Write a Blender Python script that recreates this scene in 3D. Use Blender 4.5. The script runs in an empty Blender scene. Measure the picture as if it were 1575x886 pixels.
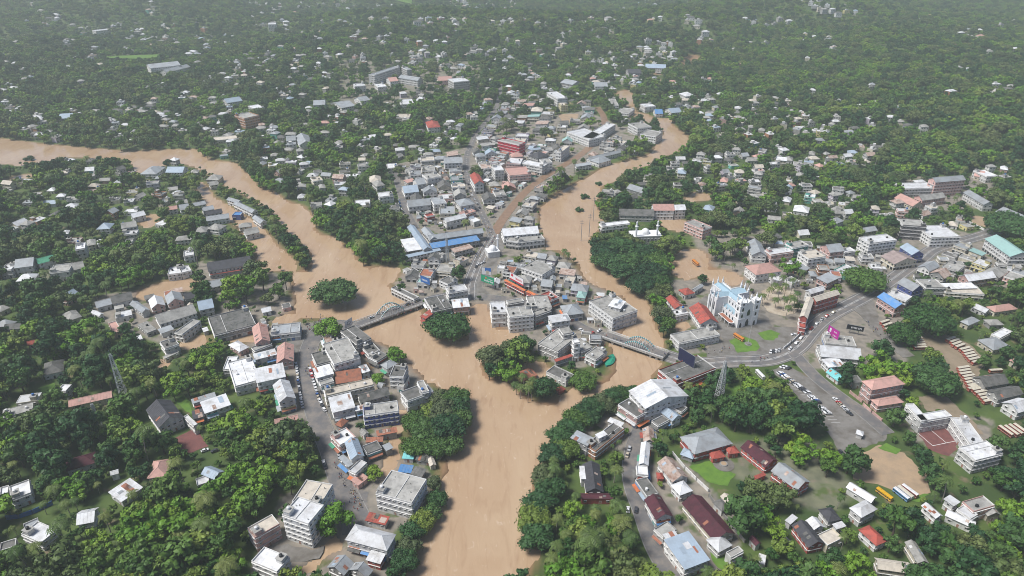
import bpy, math, random
import numpy as np
from mathutils import Matrix, Vector

R = math.radians
random.seed(7)
rng = np.random.default_rng(7)
SC = bpy.context.scene
COL = SC.collection

# ---------------------------------------------------------------- camera
CAM_H, PITCH, FPX = 257.0, R(29.0), 1050.0
cam = bpy.data.cameras.new('camera')
cam.sensor_fit = 'HORIZONTAL'
cam.angle = 2 * math.atan(787.5 / FPX)
cam.clip_start, cam.clip_end = 1.0, 30000.0
cam_o = bpy.data.objects.new('camera', cam)
cam_o.location = (0, 0, CAM_H)
cam_o.rotation_euler = (R(90) - PITCH, 0, 0)
COL.objects.link(cam_o)
SC.camera = cam_o

# ---------------------------------------------------------------- sky, sun, exposure
SUN_EL, SUN_AZ = R(58), R(-104)      # azimuth clockwise from +Y: from the left
world = bpy.data.worlds.new('World')
SC.world = world
world.use_nodes = True
wn = world.node_tree
sky = wn.nodes.new('ShaderNodeTexSky')
sky.sky_type = 'NISHITA'
sky.sun_disc = False
sky.sun_elevation = SUN_EL
sky.sun_rotation = SUN_AZ
sky.air_density, sky.dust_density, sky.ozone_density = 0.45, 1.2, 1.0
wn.links.new(sky.outputs[0], wn.nodes['Background'].inputs[0])
wn.nodes['Background'].inputs[1].default_value = 0.05
sun = bpy.data.lights.new('sun', 'SUN')
sun.energy, sun.angle, sun.color = 1.5, R(18), (1.0, 0.985, 0.955)
sun_o = bpy.data.objects.new('sun', sun)
sd = Vector((math.sin(SUN_AZ) * math.cos(SUN_EL), math.cos(SUN_AZ) * math.cos(SUN_EL), math.sin(SUN_EL)))
sun_o.rotation_euler = sd.to_track_quat('Z', 'Y').to_euler()
sun_o.location = (-200, -200, 600)
COL.objects.link(sun_o)
SC.view_settings.view_transform = 'Standard'
SC.view_settings.look = 'None'
SC.view_settings.exposure = 1.5
SC.view_settings.gamma = 1.0
SC.cycles.max_bounces = 6
SC.cycles.diffuse_bounces = 1
SC.cycles.glossy_bounces = 2
SC.cycles.volume_bounces = 1
SC.cycles.transparent_max_bounces = 4
SC.cycles.filter_width = 1.0
SC.cycles.use_denoising = True
SC.cycles.denoising_input_passes = 'RGB_ALBEDO_NORMAL'

# ---------------------------------------------------------------- photo pixel -> place on the terrain
GZ = 0.6


def vnoise(x, y, s, seed=0):
    """smooth value noise 0..1"""
    x = np.asarray(x, float) / s + 37.1 * seed
    y = np.asarray(y, float) / s + 11.7 * seed
    xi, yi = np.floor(x).astype(np.int64), np.floor(y).astype(np.int64)
    fx, fy = x - xi, y - yi
    fx, fy = fx * fx * (3 - 2 * fx), fy * fy * (3 - 2 * fy)

    def hsh(a, b):
        h = (a * 374761393 + b * 668265263 + seed * 974711) & 0x7fffffff
        h = ((h ^ (h >> 13)) * 1274126177) & 0x7fffffff
        return ((h ^ (h >> 16)) & 0xffff) / 65535.0
    return (hsh(xi, yi) * (1 - fx) + hsh(xi + 1, yi) * fx) * (1 - fy) + (hsh(xi, yi + 1) * (1 - fx) + hsh(xi + 1, yi + 1) * fx) * fy


def smooth(a, b, v):
    t = np.clip((v - a) / (b - a), 0, 1)
    return t * t * (3 - 2 * t)


def hills(x, y):
    """height of the dry land: flat by the rivers, rolling hills far off"""
    x, y = np.asarray(x, float), np.asarray(y, float)
    n = vnoise(x, y, 420, 3) * 0.7 + vnoise(x, y, 170, 5) * 0.3
    far = smooth(1000, 1700, y) * 55 * smooth(.3, .8, n)
    right = smooth(330, 620, x - 0.18 * (y - 700)) * smooth(720, 1000, y) * 34 * (0.4 + 0.6 * n)
    return GZ + far + right


FWD = np.array([0, math.cos(PITCH), -math.sin(PITCH)])
UP = np.array([0, math.sin(PITCH), math.cos(PITCH)])


def ray(px, py):
    return FWD + np.array([1.0, 0, 0]) * ((px - 787.5) / FPX) + UP * (-(py - 443.0) / FPX)


def unp(px, py, z=GZ):
    d = ray(px, py)
    t = (z - CAM_H) / d[2]
    return (d[0] * t, d[1] * t)


def ground(px, py, dz=0.0):
    """world x, y and terrain height under a photo pixel, dz above the terrain"""
    z = GZ + dz
    for _ in range(25):
        x, y = unp(px, py, z)
        z = 0.5 * z + 0.5 * (float(hills(x, y)) + dz)
    return x, y, z - dz


# magnified views the measurements were taken in: left, top, width
VIEWS = {i: ((0, 392, 784, 1175)[i % 4], (0, 220, 440, 661)[i // 4], 400.0) for i in range(16)}
VIEWS.update({16: (740, 440, 200.), 17: (660, 340, 200.), 18: (1030, 410, 200.), 19: (880, 470, 240.), 20: (530, 440, 240.),
              21: (1180, 430, 240.), 22: (700, 150, 200.), 23: (400, 480, 240.), 99: (0, 0, 1575.)})


def vp(t, x, y):
    ox, oy, w = VIEWS[t]
    return ox + x * w / 1575.0, oy + y * w / 1575.0


def vpoly(t, *c):
    return [vp(t, c[i], c[i + 1]) for i in range(0, len(c), 2)]


def wpoly(pts):
    return [unp(*p) for p in pts]


# ---------------------------------------------------------------- object helpers
def tag(o, label=None, cat=None, group=None, kind=None):
    for k, v in (('label', label), ('category', cat), ('group', group), ('kind', kind)):
        if v:
            o[k] = v
    return o


def empty(name, loc, rz=0.0):
    o = bpy.data.objects.new(name, None)
    o.location = loc
    o.rotation_euler = (0, 0, rz)
    o.empty_display_size = 0.5
    COL.objects.link(o)
    return o


def put(name, me, parent=None, loc=(0, 0, 0), rz=0.0, sc=(1, 1, 1)):
    o = bpy.data.objects.new(name, me)
    o.location = loc
    o.rotation_euler = (0, 0, rz)
    o.scale = sc
    COL.objects.link(o)
    if parent is not None:
        o.parent = parent
    return o


def copy_tree(o, parent=None):
    c = o.copy()
    COL.objects.link(c)
    c.parent = parent
    for ch in o.children:
        copy_tree(ch, c)
    return c


class MB:
    """collects faces for one mesh"""

    def __init__(s):
        s.v, s.f, s.m, s.mats = [], [], [], []

    def mi(s, mat):
        if mat not in s.mats:
            s.mats.append(mat)
        return s.mats.index(mat)

    def faces(s, verts, faces, mat):
        n = len(s.v)
        i = s.mi(mat)
        s.v.extend(verts)
        for f in faces:
            s.f.append([k + n for k in f])
            s.m.append(i)

    def box(s, x0, y0, z0, x1, y1, z1, mat, bottom=True):
        v = [(x0, y0, z0), (x1, y0, z0), (x1, y1, z0), (x0, y1, z0), (x0, y0, z1), (x1, y0, z1), (x1, y1, z1), (x0, y1, z1)]
        f = [(4, 5, 6, 7), (0, 1, 5, 4), (1, 2, 6, 5), (2, 3, 7, 6), (3, 0, 4, 7)]
        s.faces(v, f + ([(3, 2, 1, 0)] if bottom else []), mat)

    def bar(s, a, b, w, mat, h=None, n=4):
        """bar from a to b, square or round section of width w"""
        a, b = Vector(a), Vector(b)
        d = (b - a)
        if d.length < 1e-6:
            return
        d.normalize()
        up = Vector((0, 0, 1)) if abs(d.z) < .95 else Vector((0, 1, 0))
        x = d.cross(up).normalized()
        y = x.cross(d).normalized()
        h = h or w
        ring = []
        for k in range(n):
            an = 2 * math.pi * (k + .5) / n
            r = .5 / (math.cos(math.pi / n) if n == 4 else 1)
            ring.append(x * (math.cos(an) * w * r) + y * (math.sin(an) * h * r))
        v = [tuple(a + r) for r in ring] + [tuple(b + r) for r in ring]
        f = [(k, (k + 1) % n, n + (k + 1) % n, n + k) for k in range(n)] + [tuple(range(n))[::-1], tuple(range(n, 2 * n))]
        s.faces(v, f, mat)

    def cone(s, c, r0, r1, z0, z1, mat, n=10, cap=True):
        v = [(c[0] + r0 * math.cos(2 * math.pi * k / n), c[1] + r0 * math.sin(2 * math.pi * k / n), z0) for k in range(n)]
        v += [(c[0] + r1 * math.cos(2 * math.pi * k / n), c[1] + r1 * math.sin(2 * math.pi * k / n), z1) for k in range(n)]
        f = [(k, (k + 1) % n, n + (k + 1) % n, n + k) for k in range(n)]
        if cap:
            f.append(tuple(range(n, 2 * n)))
        s.faces(v, f, mat)

    def dome(s, c, r, z, mat, n=12, m=5, k=1.0):
        v = []
        for j in range(m):
            a = .5 * math.pi * j / m
            v += [(c[0] + r * math.cos(a) * math.cos(2 * math.pi * i / n), c[1] + r * math.cos(a) * math.sin(2 * math.pi * i / n), z + k * r * math.sin(a)) for i in range(n)]
        v.append((c[0], c[1], z + k * r))
        f = [(j * n + i, j * n + (i + 1) % n, (j + 1) * n + (i + 1) % n, (j + 1) * n + i) for j in range(m - 1) for i in range(n)]
        f += [((m - 1) * n + i, (m - 1) * n + (i + 1) % n, m * n) for i in range(n)]
        s.faces(v, f, mat)

    def mesh(s, name='mesh', smooth_=False):
        me = bpy.data.meshes.new(name)
        me.from_pydata(s.v, [], s.f)
        for m in s.mats:
            me.materials.append(MAT[m])
        if len(s.mats) > 1:
            me.polygons.foreach_set('material_index', s.m)
        if smooth_:
            me.polygons.foreach_set('use_smooth', [True] * len(s.f))
        me.update()
        return me

    def build(s, name, parent=None, smooth_=False, **k):
        return put(name, s.mesh(name, smooth_), parent, **k)


# ---------------------------------------------------------------- materials
MAT = {}


def nd(nt, t, **k):
    n = nt.nodes.new(t)
    for a, b in k.items():
        setattr(n, a, b)
    return n


def mat(key, col, rough=.8, stain=.35, scale=.35, fine=2.2, dirt=None, rnd=.12, metal=0.0, spec=.3, hue=0.0, streak=None):
    """paint, concrete or sheet: base colour broken by weathering noise in world space and a little per-object change"""
    m = bpy.data.materials.new(key)
    m.use_nodes = True
    nt = m.node_tree
    b = nt.nodes['Principled BSDF']
    L = nt.links.new
    geo = nd(nt, 'ShaderNodeNewGeometry')
    n1 = nd(nt, 'ShaderNodeTexNoise')
    n1.inputs['Scale'].default_value = scale
    n1.inputs['Detail'].default_value = 5
    n1.inputs['Roughness'].default_value = .65
    if streak:
        mp = nd(nt, 'ShaderNodeMapping')
        mp.inputs['Scale'].default_value = streak
        L(geo.outputs['Position'], mp.inputs[0])
        L(mp.outputs[0], n1.inputs['Vector'])
    else:
        L(geo.outputs['Position'], n1.inputs['Vector'])
    n2 = nd(nt, 'ShaderNodeTexNoise')
    n2.inputs['Scale'].default_value = fine
    n2.inputs['Detail'].default_value = 3
    L(geo.outputs['Position'], n2.inputs['Vector'])
    mx = nd(nt, 'ShaderNodeMix', data_type='RGBA')
    dirt = dirt or tuple(c * .45 for c in col)
    mx.inputs[6].default_value = (*col, 1)
    mx.inputs[7].default_value = (*dirt, 1)
    rp = nd(nt, 'ShaderNodeMapRange')
    rp.inputs[1].default_value, rp.inputs[2].default_value = .42, .78
    rp.inputs[3].default_value, rp.inputs[4].default_value = 0, stain * 1.6
    L(n1.outputs['Fac'], rp.inputs[0])
    L(rp.outputs[0], mx.inputs[0])
    hs = nd(nt, 'ShaderNodeHueSaturation')
    L(mx.outputs[2], hs.inputs['Color'])
    oi = nd(nt, 'ShaderNodeObjectInfo')
    ma = nd(nt, 'ShaderNodeMath', operation='MULTIPLY_ADD')
    L(oi.outputs['Random'], ma.inputs[0])
    ma.inputs[1].default_value, ma.inputs[2].default_value = 2 * rnd, 1 - rnd - .12
    ad = nd(nt, 'ShaderNodeMath', operation='MULTIPLY_ADD')
    L(n2.outputs['Fac'], ad.inputs[0])
    ad.inputs[1].default_value = .24
    L(ma.outputs[0], ad.inputs[2])
    L(ad.outputs[0], hs.inputs['Value'])
    if hue:
        mh = nd(nt, 'ShaderNodeMath', operation='MULTIPLY_ADD')
        L(oi.outputs['Random'], mh.inputs[0])
        mh.inputs[1].default_value, mh.inputs[2].default_value = hue, .5 - hue / 2
        L(mh.outputs[0], hs.inputs['Hue'])
    L(hs.outputs[0], b.inputs['Base Color'])
    b.inputs['Roughness'].default_value = rough
    b.inputs['Metallic'].default_value = metal
    b.inputs['Specular IOR Level'].default_value = spec
    MAT[key] = m
    return m


# roofs
mat('c', (.40, .39, .36), stain=.7, scale=.22)
mat('cd', (.17, .165, .155), stain=.7, scale=.25, dirt=(.06, .065, .055))
mat('w', (.72, .73, .74), rough=.5, stain=.55, scale=.2, dirt=(.36, .34, .31), rnd=.18)
mat('s', (.36, .385, .40), rough=.5, stain=.5, scale=.2, dirt=(.20, .19, .18))
mat('bl', (.36, .44, .52), rough=.5, stain=.4, scale=.2, dirt=(.24, .27, .30))
mat('b', (.09, .25, .52), rough=.5, stain=.6, dirt=(.26, .34, .42))
mat('r', (.43, .095, .07), stain=.7, dirt=(.20, .075, .06))
mat('rb', (.38, .15, .09), stain=.6, dirt=(.17, .10, .08))
mat('ru', (.50, .40, .34), stain=.8, dirt=(.22, .11, .07))
mat('dk', (.075, .075, .085), stain=.5, dirt=(.035, .035, .035))
mat('pu', (.10, .028, .04), stain=.6, dirt=(.045, .02, .025))
mat('g', (.10, .36, .22), stain=.4)
mat('tg', (.33, .52, .48), stain=.4, dirt=(.26, .36, .34))
mat('pk', (.56, .33, .28), stain=.5, dirt=(.33, .22, .18))
mat('cr', (.60, .54, .45), stain=.5, dirt=(.32, .29, .25))
mat('o', (.66, .20, .08), stain=.4)
mat('tq', (.20, .55, .55), stain=.3)
mat('br', (.34, .27, .25), stain=.5)
mat('cb', (.34, .48, .56), rough=.6, stain=.25, dirt=(.22, .34, .40))
# walls
WALL = {'W': (.72, .71, .68), 'C': (.66, .60, .47), 'P': (.66, .42, .37), 'B': (.10, .13, .36), 'R': (.45, .11, .09), 'G': (.16, .46, .38),
        'Y': (.68, .60, .28), 'N': (.42, .41, .39), 'D': (.16, .15, .15), 'O': (.46, .23, .13), 'X': (.62, .03, .06), 'V': (.58, .52, .60)}
for k_, c_ in WALL.items():
    mat('wall_' + k_, c_, stain=.6, scale=.5, dirt=tuple(c * .42 + .02 for c in c_), streak=(1, 1, .35), rnd=.2)
mat('trim', (.80, .79, .76), stain=.4, scale=.6, dirt=(.4, .38, .35))
mat('glass', (.022, .028, .034), rough=.12, stain=.1, spec=.6, rnd=.3)
mat('glass_blue', (.03, .10, .12), rough=.1, stain=.3, scale=.3, spec=.6)
mat('frame', (.48, .46, .42), stain=.2)
mat('tank_black', (.02, .02, .022), rough=.5)
mat('tank_blue', (.05, .16, .42), rough=.5)
mat('tank_white', (.75, .75, .74), rough=.5)
mat('steel', (.33, .34, .35), rough=.5, metal=.4)
mat('white_steel', (.60, .61, .60), rough=.55, stain=.4)
mat('church_white', (.86, .86, .85), rough=.6, stain=.12, scale=.4, dirt=(.66, .66, .65), rnd=.02)
mat('teal_paint', (.05, .30, .30))
# ground surfaces
mat('asphalt', (.15, .145, .145), rough=.6, stain=.8, scale=.16, fine=.8, dirt=(.27, .235, .20), rnd=0, streak=None)
mat('mud_road', (.30, .19, .12), rough=.35, stain=.6, scale=.2, dirt=(.20, .13, .085), rnd=0)
mat('paint_white', (.78, .78, .75), stain=.4, scale=1.5, rnd=0)
mat('kerb', (.30, .29, .27), stain=.5, rnd=0)
mat('plaza', (.23, .215, .195), rough=.6, stain=.9, scale=.13, fine=.6, dirt=(.135, .12, .10), rnd=0)
mat('dirt', (.42, .30, .19), stain=.7, scale=.12, dirt=(.30, .23, .16), rnd=0)
mat('sand', (.50, .43, .33), stain=.8, scale=.15, dirt=(.33, .25, .17), rnd=0)
mat('yard_dirt', (.30, .235, .165), stain=.7, scale=.12, dirt=(.20, .17, .11), rnd=0)
mat('brick_paving', (.21, .085, .075), stain=.6, scale=.3, dirt=(.12, .055, .055), rnd=0)
mat('lawn', (.13, .24, .035), stain=.6, scale=.25, dirt=(.07, .15, .03), rnd=0)
mat('bark', (.13, .10, .075), stain=.5, scale=1.0)
mat('bark_pale', (.30, .27, .23), stain=.5, scale=1.0)
mat('rubber', (.02, .02, .02), rough=.9)
mat('brick_wall', (.36, .30, .25), stain=.6)


def leaf_mat(key, c0, c1, c2, val=.25):
    """leaves: colour differs from tree to tree and from spray to spray"""
    m = bpy.data.materials.new(key)
    m.use_nodes = True
    nt = m.node_tree
    b = nt.nodes['Principled BSDF']
    L = nt.links.new
    oi = nd(nt, 'ShaderNodeObjectInfo')
    geo = nd(nt, 'ShaderNodeNewGeometry')
    cr = nd(nt, 'ShaderNodeValToRGB')
    cr.color_ramp.elements[0].color = (*c0, 1)
    cr.color_ramp.elements[1].color = (*c2, 1)
    e = cr.color_ramp.elements.new(.55)
    e.color = (*c1, 1)
    L(oi.outputs['Random'], cr.inputs[0])
    n = nd(nt, 'ShaderNodeTexNoise')
    n.inputs['Scale'].default_value = .45
    n.inputs['Detail'].default_value = 4
    L(geo.outputs['Position'], n.inputs['Vector'])
    ma = nd(nt, 'ShaderNodeMath', operation='MULTIPLY_ADD')
    L(geo.outputs['Random Per Island'], ma.inputs[0])
    ma.inputs[1].default_value, ma.inputs[2].default_value = .55, .45
    mb = nd(nt, 'ShaderNodeMath', operation='MULTIPLY_ADD')
    L(n.outputs['Fac'], mb.inputs[0])
    mb.inputs[1].default_value = .6
    L(ma.outputs[0], mb.inputs[2])
    hs = nd(nt, 'ShaderNodeHueSaturation')
    L(cr.outputs[0], hs.inputs['Color'])
    L(mb.outputs[0], hs.inputs['Value'])
    L(hs.outputs[0], b.inputs['Base Color'])
    b.inputs['Roughness'].default_value = .55
    b.inputs['Specular IOR Level'].default_value = .25
    MAT[key] = m


leaf_mat('leaf', (.028, .082, .016), (.085, .160, .026), (.18, .24, .04))
leaf_mat('leaf_dark', (.020, .062, .020), (.038, .098, .026), (.075, .140, .032))
leaf_mat('leaf_bright', (.085, .20, .018), (.12, .24, .022), (.19, .29, .03))
leaf_mat('leaf_olive', (.06, .10, .03), (.085, .125, .035), (.13, .16, .05))
leaf_mat('leaf_grey', (.07, .10, .04), (.085, .11, .045), (.09, .12, .045))
leaf_mat('leaf_palm', (.06, .11, .025), (.10, .15, .035), (.15, .18, .045))
# ---------------------------------------------------------------- where the flood water stands (photo pixels -> ground)
WATER = [
    # upper left river with the bend, down to the first bridge
    [(-60, 206), (0, 213), (56, 221), (101, 225), (157, 230), (203, 233), (244, 231), (305, 230), (312, 243), (335, 248), (361, 250), (370, 261),
     (383, 271), (400, 290), (428, 299), (440, 311), (461, 314), (480, 332), (480, 352), (488, 361), (519, 365), (522, 375), (538, 383),
     (549, 403), (565, 416), (585, 408), (618, 412), (605, 431), (590, 438), (608, 455), (645, 464), (648, 478), (646, 490), (660, 520), (722, 520),
     (724, 470), (748, 468), (752, 504), (798, 508), (798, 528), (760, 535), (735, 560), (745, 585), (790, 590), (800, 612), (852, 627), (862, 607), (893, 594), (936, 590), (949, 567),
     (946, 541), (936, 524), (962, 511), (966, 473), (962, 455), (941, 445), (911, 436), (898, 423), (888, 400), (873, 395), (870, 385), (842, 385), (837, 362),
     (832, 334), (830, 324), (852, 301), (886, 281), (908, 271), (926, 258), (962, 248), (992, 240), (1005, 235), (1010, 220), (1007, 223),
     (1025, 203), (1005, 190), (979, 188), (969, 178), (967, 163), (947, 145), (952, 140), (974, 138), (972, 152), (977, 173), (995, 175), (1000, 181),
     (1030, 183), (1034, 193), (1063, 215), (1056, 222), (1038, 235), (1018, 240), (1000, 253), (982, 258), (959, 266), (944, 278), (922, 286),
     (922, 296), (916, 309), (916, 322), (926, 329), (921, 352), (906, 367), (911, 382), (911, 398), (936, 421), (962, 428), (977, 445), (992, 465), (1002, 483),
     (1007, 506), (1020, 529), (1018, 550), (1010, 572), (967, 602), (940, 611), (911, 615), (885, 635), (868, 656), (852, 671), (837, 704),
     (820, 737), (820, 768), (807, 803), (802, 834), (837, 850), (837, 858), (797, 876), (787, 900), (770, 1000), (600, 1000), (616, 900), (628, 859), (626, 834),
     (659, 813), (679, 783), (676, 737), (692, 722), (681, 702), (712, 661), (714, 623), (697, 596), (671, 592), (636, 564), (623, 547), (603, 529), (570, 519),
     (552, 506), (529, 498), (514, 491), (499, 486), (460, 486), (454, 440), (450, 420), (440, 412), (400, 418), (395, 396), (398, 393), (382, 364),
     (347, 331), (322, 316), (300, 286), (303, 276), (312, 280), (330, 305), (355, 319), (392, 342), (412, 362), (430, 382), (450, 398), (457, 418), (468, 423), (483, 410),
     (478, 385), (450, 362), (433, 344), (427, 332), (412, 318), (400, 311), (368, 294), (335, 281), (327, 268), (297, 255), (254, 245), (250, 258),
     (211, 266), (203, 244), (157, 243), (101, 241), (60, 250), (30, 254), (0, 250), (-60, 245)],
    [(221, 446), (245, 434), (298, 429), (300, 440), (275, 448), (240, 458), (206, 460), (206, 452)],
    vpoly(8, 1090, 330, 1110, 300, 1190, 290, 1270, 320, 1180, 390, 1100, 370),
    vpoly(9, 640, 420, 700, 460, 740, 540, 800, 570, 850, 640, 910, 760, 930, 840, 900, 886, 860, 886, 850, 760, 820, 660, 790, 590, 700, 520, 640, 470),
    vpoly(13, 830, 0, 900, 0, 870, 110, 850, 200, 800, 290, 730, 340, 700, 420, 690, 360, 720, 310, 790, 210, 800, 110),
    vpoly(13, 540, 640, 520, 720, 430, 770, 330, 890, 230, 890, 330, 790, 410, 660, 440, 640),
    vpoly(6, 1050, 340, 1110, 300, 1190, 305, 1250, 330, 1160, 345, 1080, 355),
    vpoly(6, 1040, 640, 1160, 640, 1200, 690, 1180, 790, 1060, 830, 960, 760, 990, 700),
    vpoly(6, 880, 460, 1050, 460, 1100, 500, 1060, 540, 960, 520),
    vpoly(10, 980, 200, 1060, 215, 1110, 240, 1060, 262, 985, 240),
    vpoly(2, 1035, 415, 1085, 340, 1150, 345, 1150, 375, 1080, 400),
    vpoly(2, 870, 445, 940, 437, 930, 455, 880, 460), vpoly(2, 905, 470, 930, 470, 925, 515, 910, 515),
    vpoly(12, 0, 545, 130, 560, 240, 525, 330, 470, 340, 490, 250, 540, 140, 590, 0, 600),
    vpoly(4, 850, 460, 950, 420, 960, 450, 930, 500, 880, 520),
    vpoly(4, 30, 215, 110, 195, 200, 185, 210, 200, 120, 215, 40, 240),
    vpoly(8, 900, 440, 1000, 430, 1020, 500, 930, 510),
    vpoly(18, 620, 110, 860, 120, 900, 180, 760, 215, 660, 190), vpoly(6, 1190, 790, 1260, 760, 1400, 800, 1380, 850, 1250, 860), vpoly(18, 60, 620, 220, 680, 290, 740, 60, 745, 10, 690),
    vpoly(9, 1300, 110, 1410, 110, 1430, 270, 1330, 280), vpoly(8, 1330, 290, 1575, 240, 1575, 330, 1400, 330), vpoly(4, 900, 850, 1180, 830, 1190, 880, 880, 890), vpoly(9, 100, 190, 250, 170, 260, 215, 120, 225),
    vpoly(10, 80, 470, 180, 440, 280, 530, 200, 580, 90, 560), vpoly(15, 560, 150, 610, 210, 600, 215, 550, 160),
    vpoly(16, 100, 500, 460, 560, 440, 640, 400, 700, 200, 760, 120, 640),
]
DRY = [  # islands and spits inside those outlines
    vpoly(9, 1040, 270, 1060, 200, 1180, 150, 1290, 190, 1300, 330, 1200, 330, 1080, 320),
]

# ---------------------------------------------------------------- roads: photo polylines, width in metres, surface
ROADS = [
    ('left_main_street', [(560, 815), (549, 793), (534, 763), (521, 732), (509, 691), (494, 658), (482, 625), (473, 585), (470, 556), (477, 529), (489, 507), (512, 498), (543, 501)], 11, 'asphalt'),
    ('bridge_approach', [(650, 463), (680, 455), (705, 452), (728, 455), (753, 458), (790, 462), (829, 470), (848, 478), (886, 499), (908, 511), (934, 518)], 8, 'asphalt'),
    ('town_street', [(722, 462), (721, 440), (726, 425), (733, 408), (742, 390), (751, 376), (760, 360)], 10, 'asphalt'),
    ('flooded_street', [(760, 360), (768, 345), (780, 328), (796, 308), (812, 291), (847, 265), (886, 244), (908, 226), (930, 200), (930, 180), (919, 165)], 9, 'mud_road'),
    ('north_street', [(757, 362), (745, 336), (731, 309), (719, 276), (716, 243), (727, 218), (733, 203), (749, 187), (768, 160), (769, 132)], 6.5, 'asphalt'),
    ('market_lane', [(606, 262), (610, 276), (621, 314), (631, 337), (640, 352)], 6, 'asphalt'),
    ('church_road', [(1022, 546), (1052, 556), (1084, 560), (1120, 556), (1152, 556), (1188, 554), (1226, 537), (1249, 506), (1271, 487), (1302, 471), (1337, 453), (1358, 440), (1391, 416),
                     (1418, 398), (1432, 384), (1462, 375), (1500, 366), (1560, 345)], 12.5, 'asphalt'),
    ('riverside_street', [(1080, 562), (1060, 584), (1038, 607), (1012, 626), (987, 655), (979, 675), (972, 696), (968, 727), (974, 757), (985, 782), (995, 813), (1007, 846), (1030, 884), (1060, 930)], 8, 'asphalt'),
    ('parking_road', [(1222, 545), (1240, 566), (1260, 586), (1297, 614), (1327, 634), (1366, 668)], 8, 'asphalt'),
    ('yard_lane', vpoly(11, 560, 130, 640, 190, 720, 290, 800, 370, 880, 430), 9, 'plaza'),
]
PAVED = [  # name, outline, surface
    ('parking_lot', vpoly(11, 40, 510, 130, 478, 300, 570, 480, 690, 740, 885) + vpoly(15, 740, 60, 490, 155, 440, 110, 390, 20, 300, -60) + vpoly(11, 230, 700, 150, 600), 'plaza'),
    ('sand_field', vpoly(15, 560, 160, 700, 92, 850, 140, 985, 270, 1010, 380, 900, 420, 690, 330, 540, 300, 520, 240), 'dirt'),
    ('bus_yard', vpoly(11, 890, 270, 1100, 285, 1240, 350, 1340, 440, 1300, 540, 1420, 690, 1330, 700, 1230, 620, 1160, 620, 1075, 590, 1130, 500, 1060, 390, 900, 380), 'yard_dirt'),
    ('church_yard', vpoly(10, 1080, 130, 1190, 60, 1540, 150, 1590, 250, 1700, 250) + vpoly(11, 200, 250, 185, 330, 60, 400, 0, 430) + vpoly(10, 1400, 455, 1200, 440, 1180, 380, 1290, 330, 1240, 230), 'plaza'),
    ('palm_court', vpoly(21, -60, 120, 60, 60, 250, 60, 310, 200, 290, 330, 180, 370, 20, 330, -60, 240), 'sand'),
    ('town_square', vpoly(17, 430, 882, 620, 640, 700, 480, 760, 300, 880, 40, 940, 40, 900, 350, 800, 560, 640, 800, 760, 900, 500, 920), 'plaza'),
    ('market_square', vpoly(9, 210, 330, 300, 250, 420, 190, 540, 220, 400, 330, 340, 400, 230, 460), 'plaza'),
    ('flooded_junction', vpoly(13, 480, 420, 540, 340, 690, 380, 690, 470, 620, 560, 570, 640, 530, 640), 'asphalt'),
    ('court', vpoly(11, 930, 820, 1080, 800, 1160, 886) + vpoly(15, 1170, 120, 1120, 160, 1000, 120, 940, 40), 'brick_paving'),
    ('brick_forecourt', vpoly(12, 1030, 60, 1190, -10, 1265, 100, 1130, 145), 'brick_paving'),
    ('hospital_court', vpoly(13, 40, 730, 200, 690, 340, 730, 420, 700, 390, 780, 260, 800, 215, 800), 'plaza'),
    ('bus_stand', vpoly(11, 560, 110, 670, 90, 690, 160, 700, 240, 760, 300, 690, 310, 600, 200), 'plaza'),
    ('back_yard', vpoly(11, 930, 670, 1080, 650, 1250, 800, 1330, 900, 1230, 890, 1090, 750, 990, 760), 'yard_dirt'),
    ('far_yard', vpoly(2, 290, 690, 420, 690, 400, 740, 320, 740), 'dirt'),
    ('school_ground', vpoly(7, 1250, 440, 1360, 450, 1340, 510, 1260, 490), 'dirt'),
]
LAWN = [('lawn', vpoly(10, 1330, 330, 1400, 300, 1490, 330, 1515, 370, 1490, 395, 1380, 405)), ('lawn', vpoly(10, 1500, 285, 1580, 265, 1640, 290, 1600, 330, 1540, 325)),
        ('lawn', vpoly(14, 1085, 225, 1210, 190, 1370, 270, 1320, 340, 1210, 320)), ('lawn', vpoly(8, 1050, 690, 1110, 655, 1150, 700, 1160, 780, 1120, 760)),
        ('lawn', vpoly(8, 230, 620, 330, 585, 335, 630, 260, 650)), ('lawn', vpoly(14, 1190, 690, 1260, 730, 1370, 800, 1300, 860, 1230, 800)),
        ('lawn', vpoly(10, 1300, 590, 1390, 590, 1400, 640, 1340, 710, 1290, 690)), ('lawn', vpoly(15, 690, 110, 740, 80, 830, 120, 800, 150)),
        ('lawn', vpoly(0, 640, 400, 980, 365, 990, 385, 870, 405, 690, 410)), ('lawn', vpoly(2, 200, 100, 260, 95, 250, 190, 210, 190)),
        ('lawn', vpoly(1, 840, 0, 960, 0, 950, 40, 860, 35)),
        ('lawn', vpoly(15, 900, 400, 1010, 390, 940, 440, 880, 430))]

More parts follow.
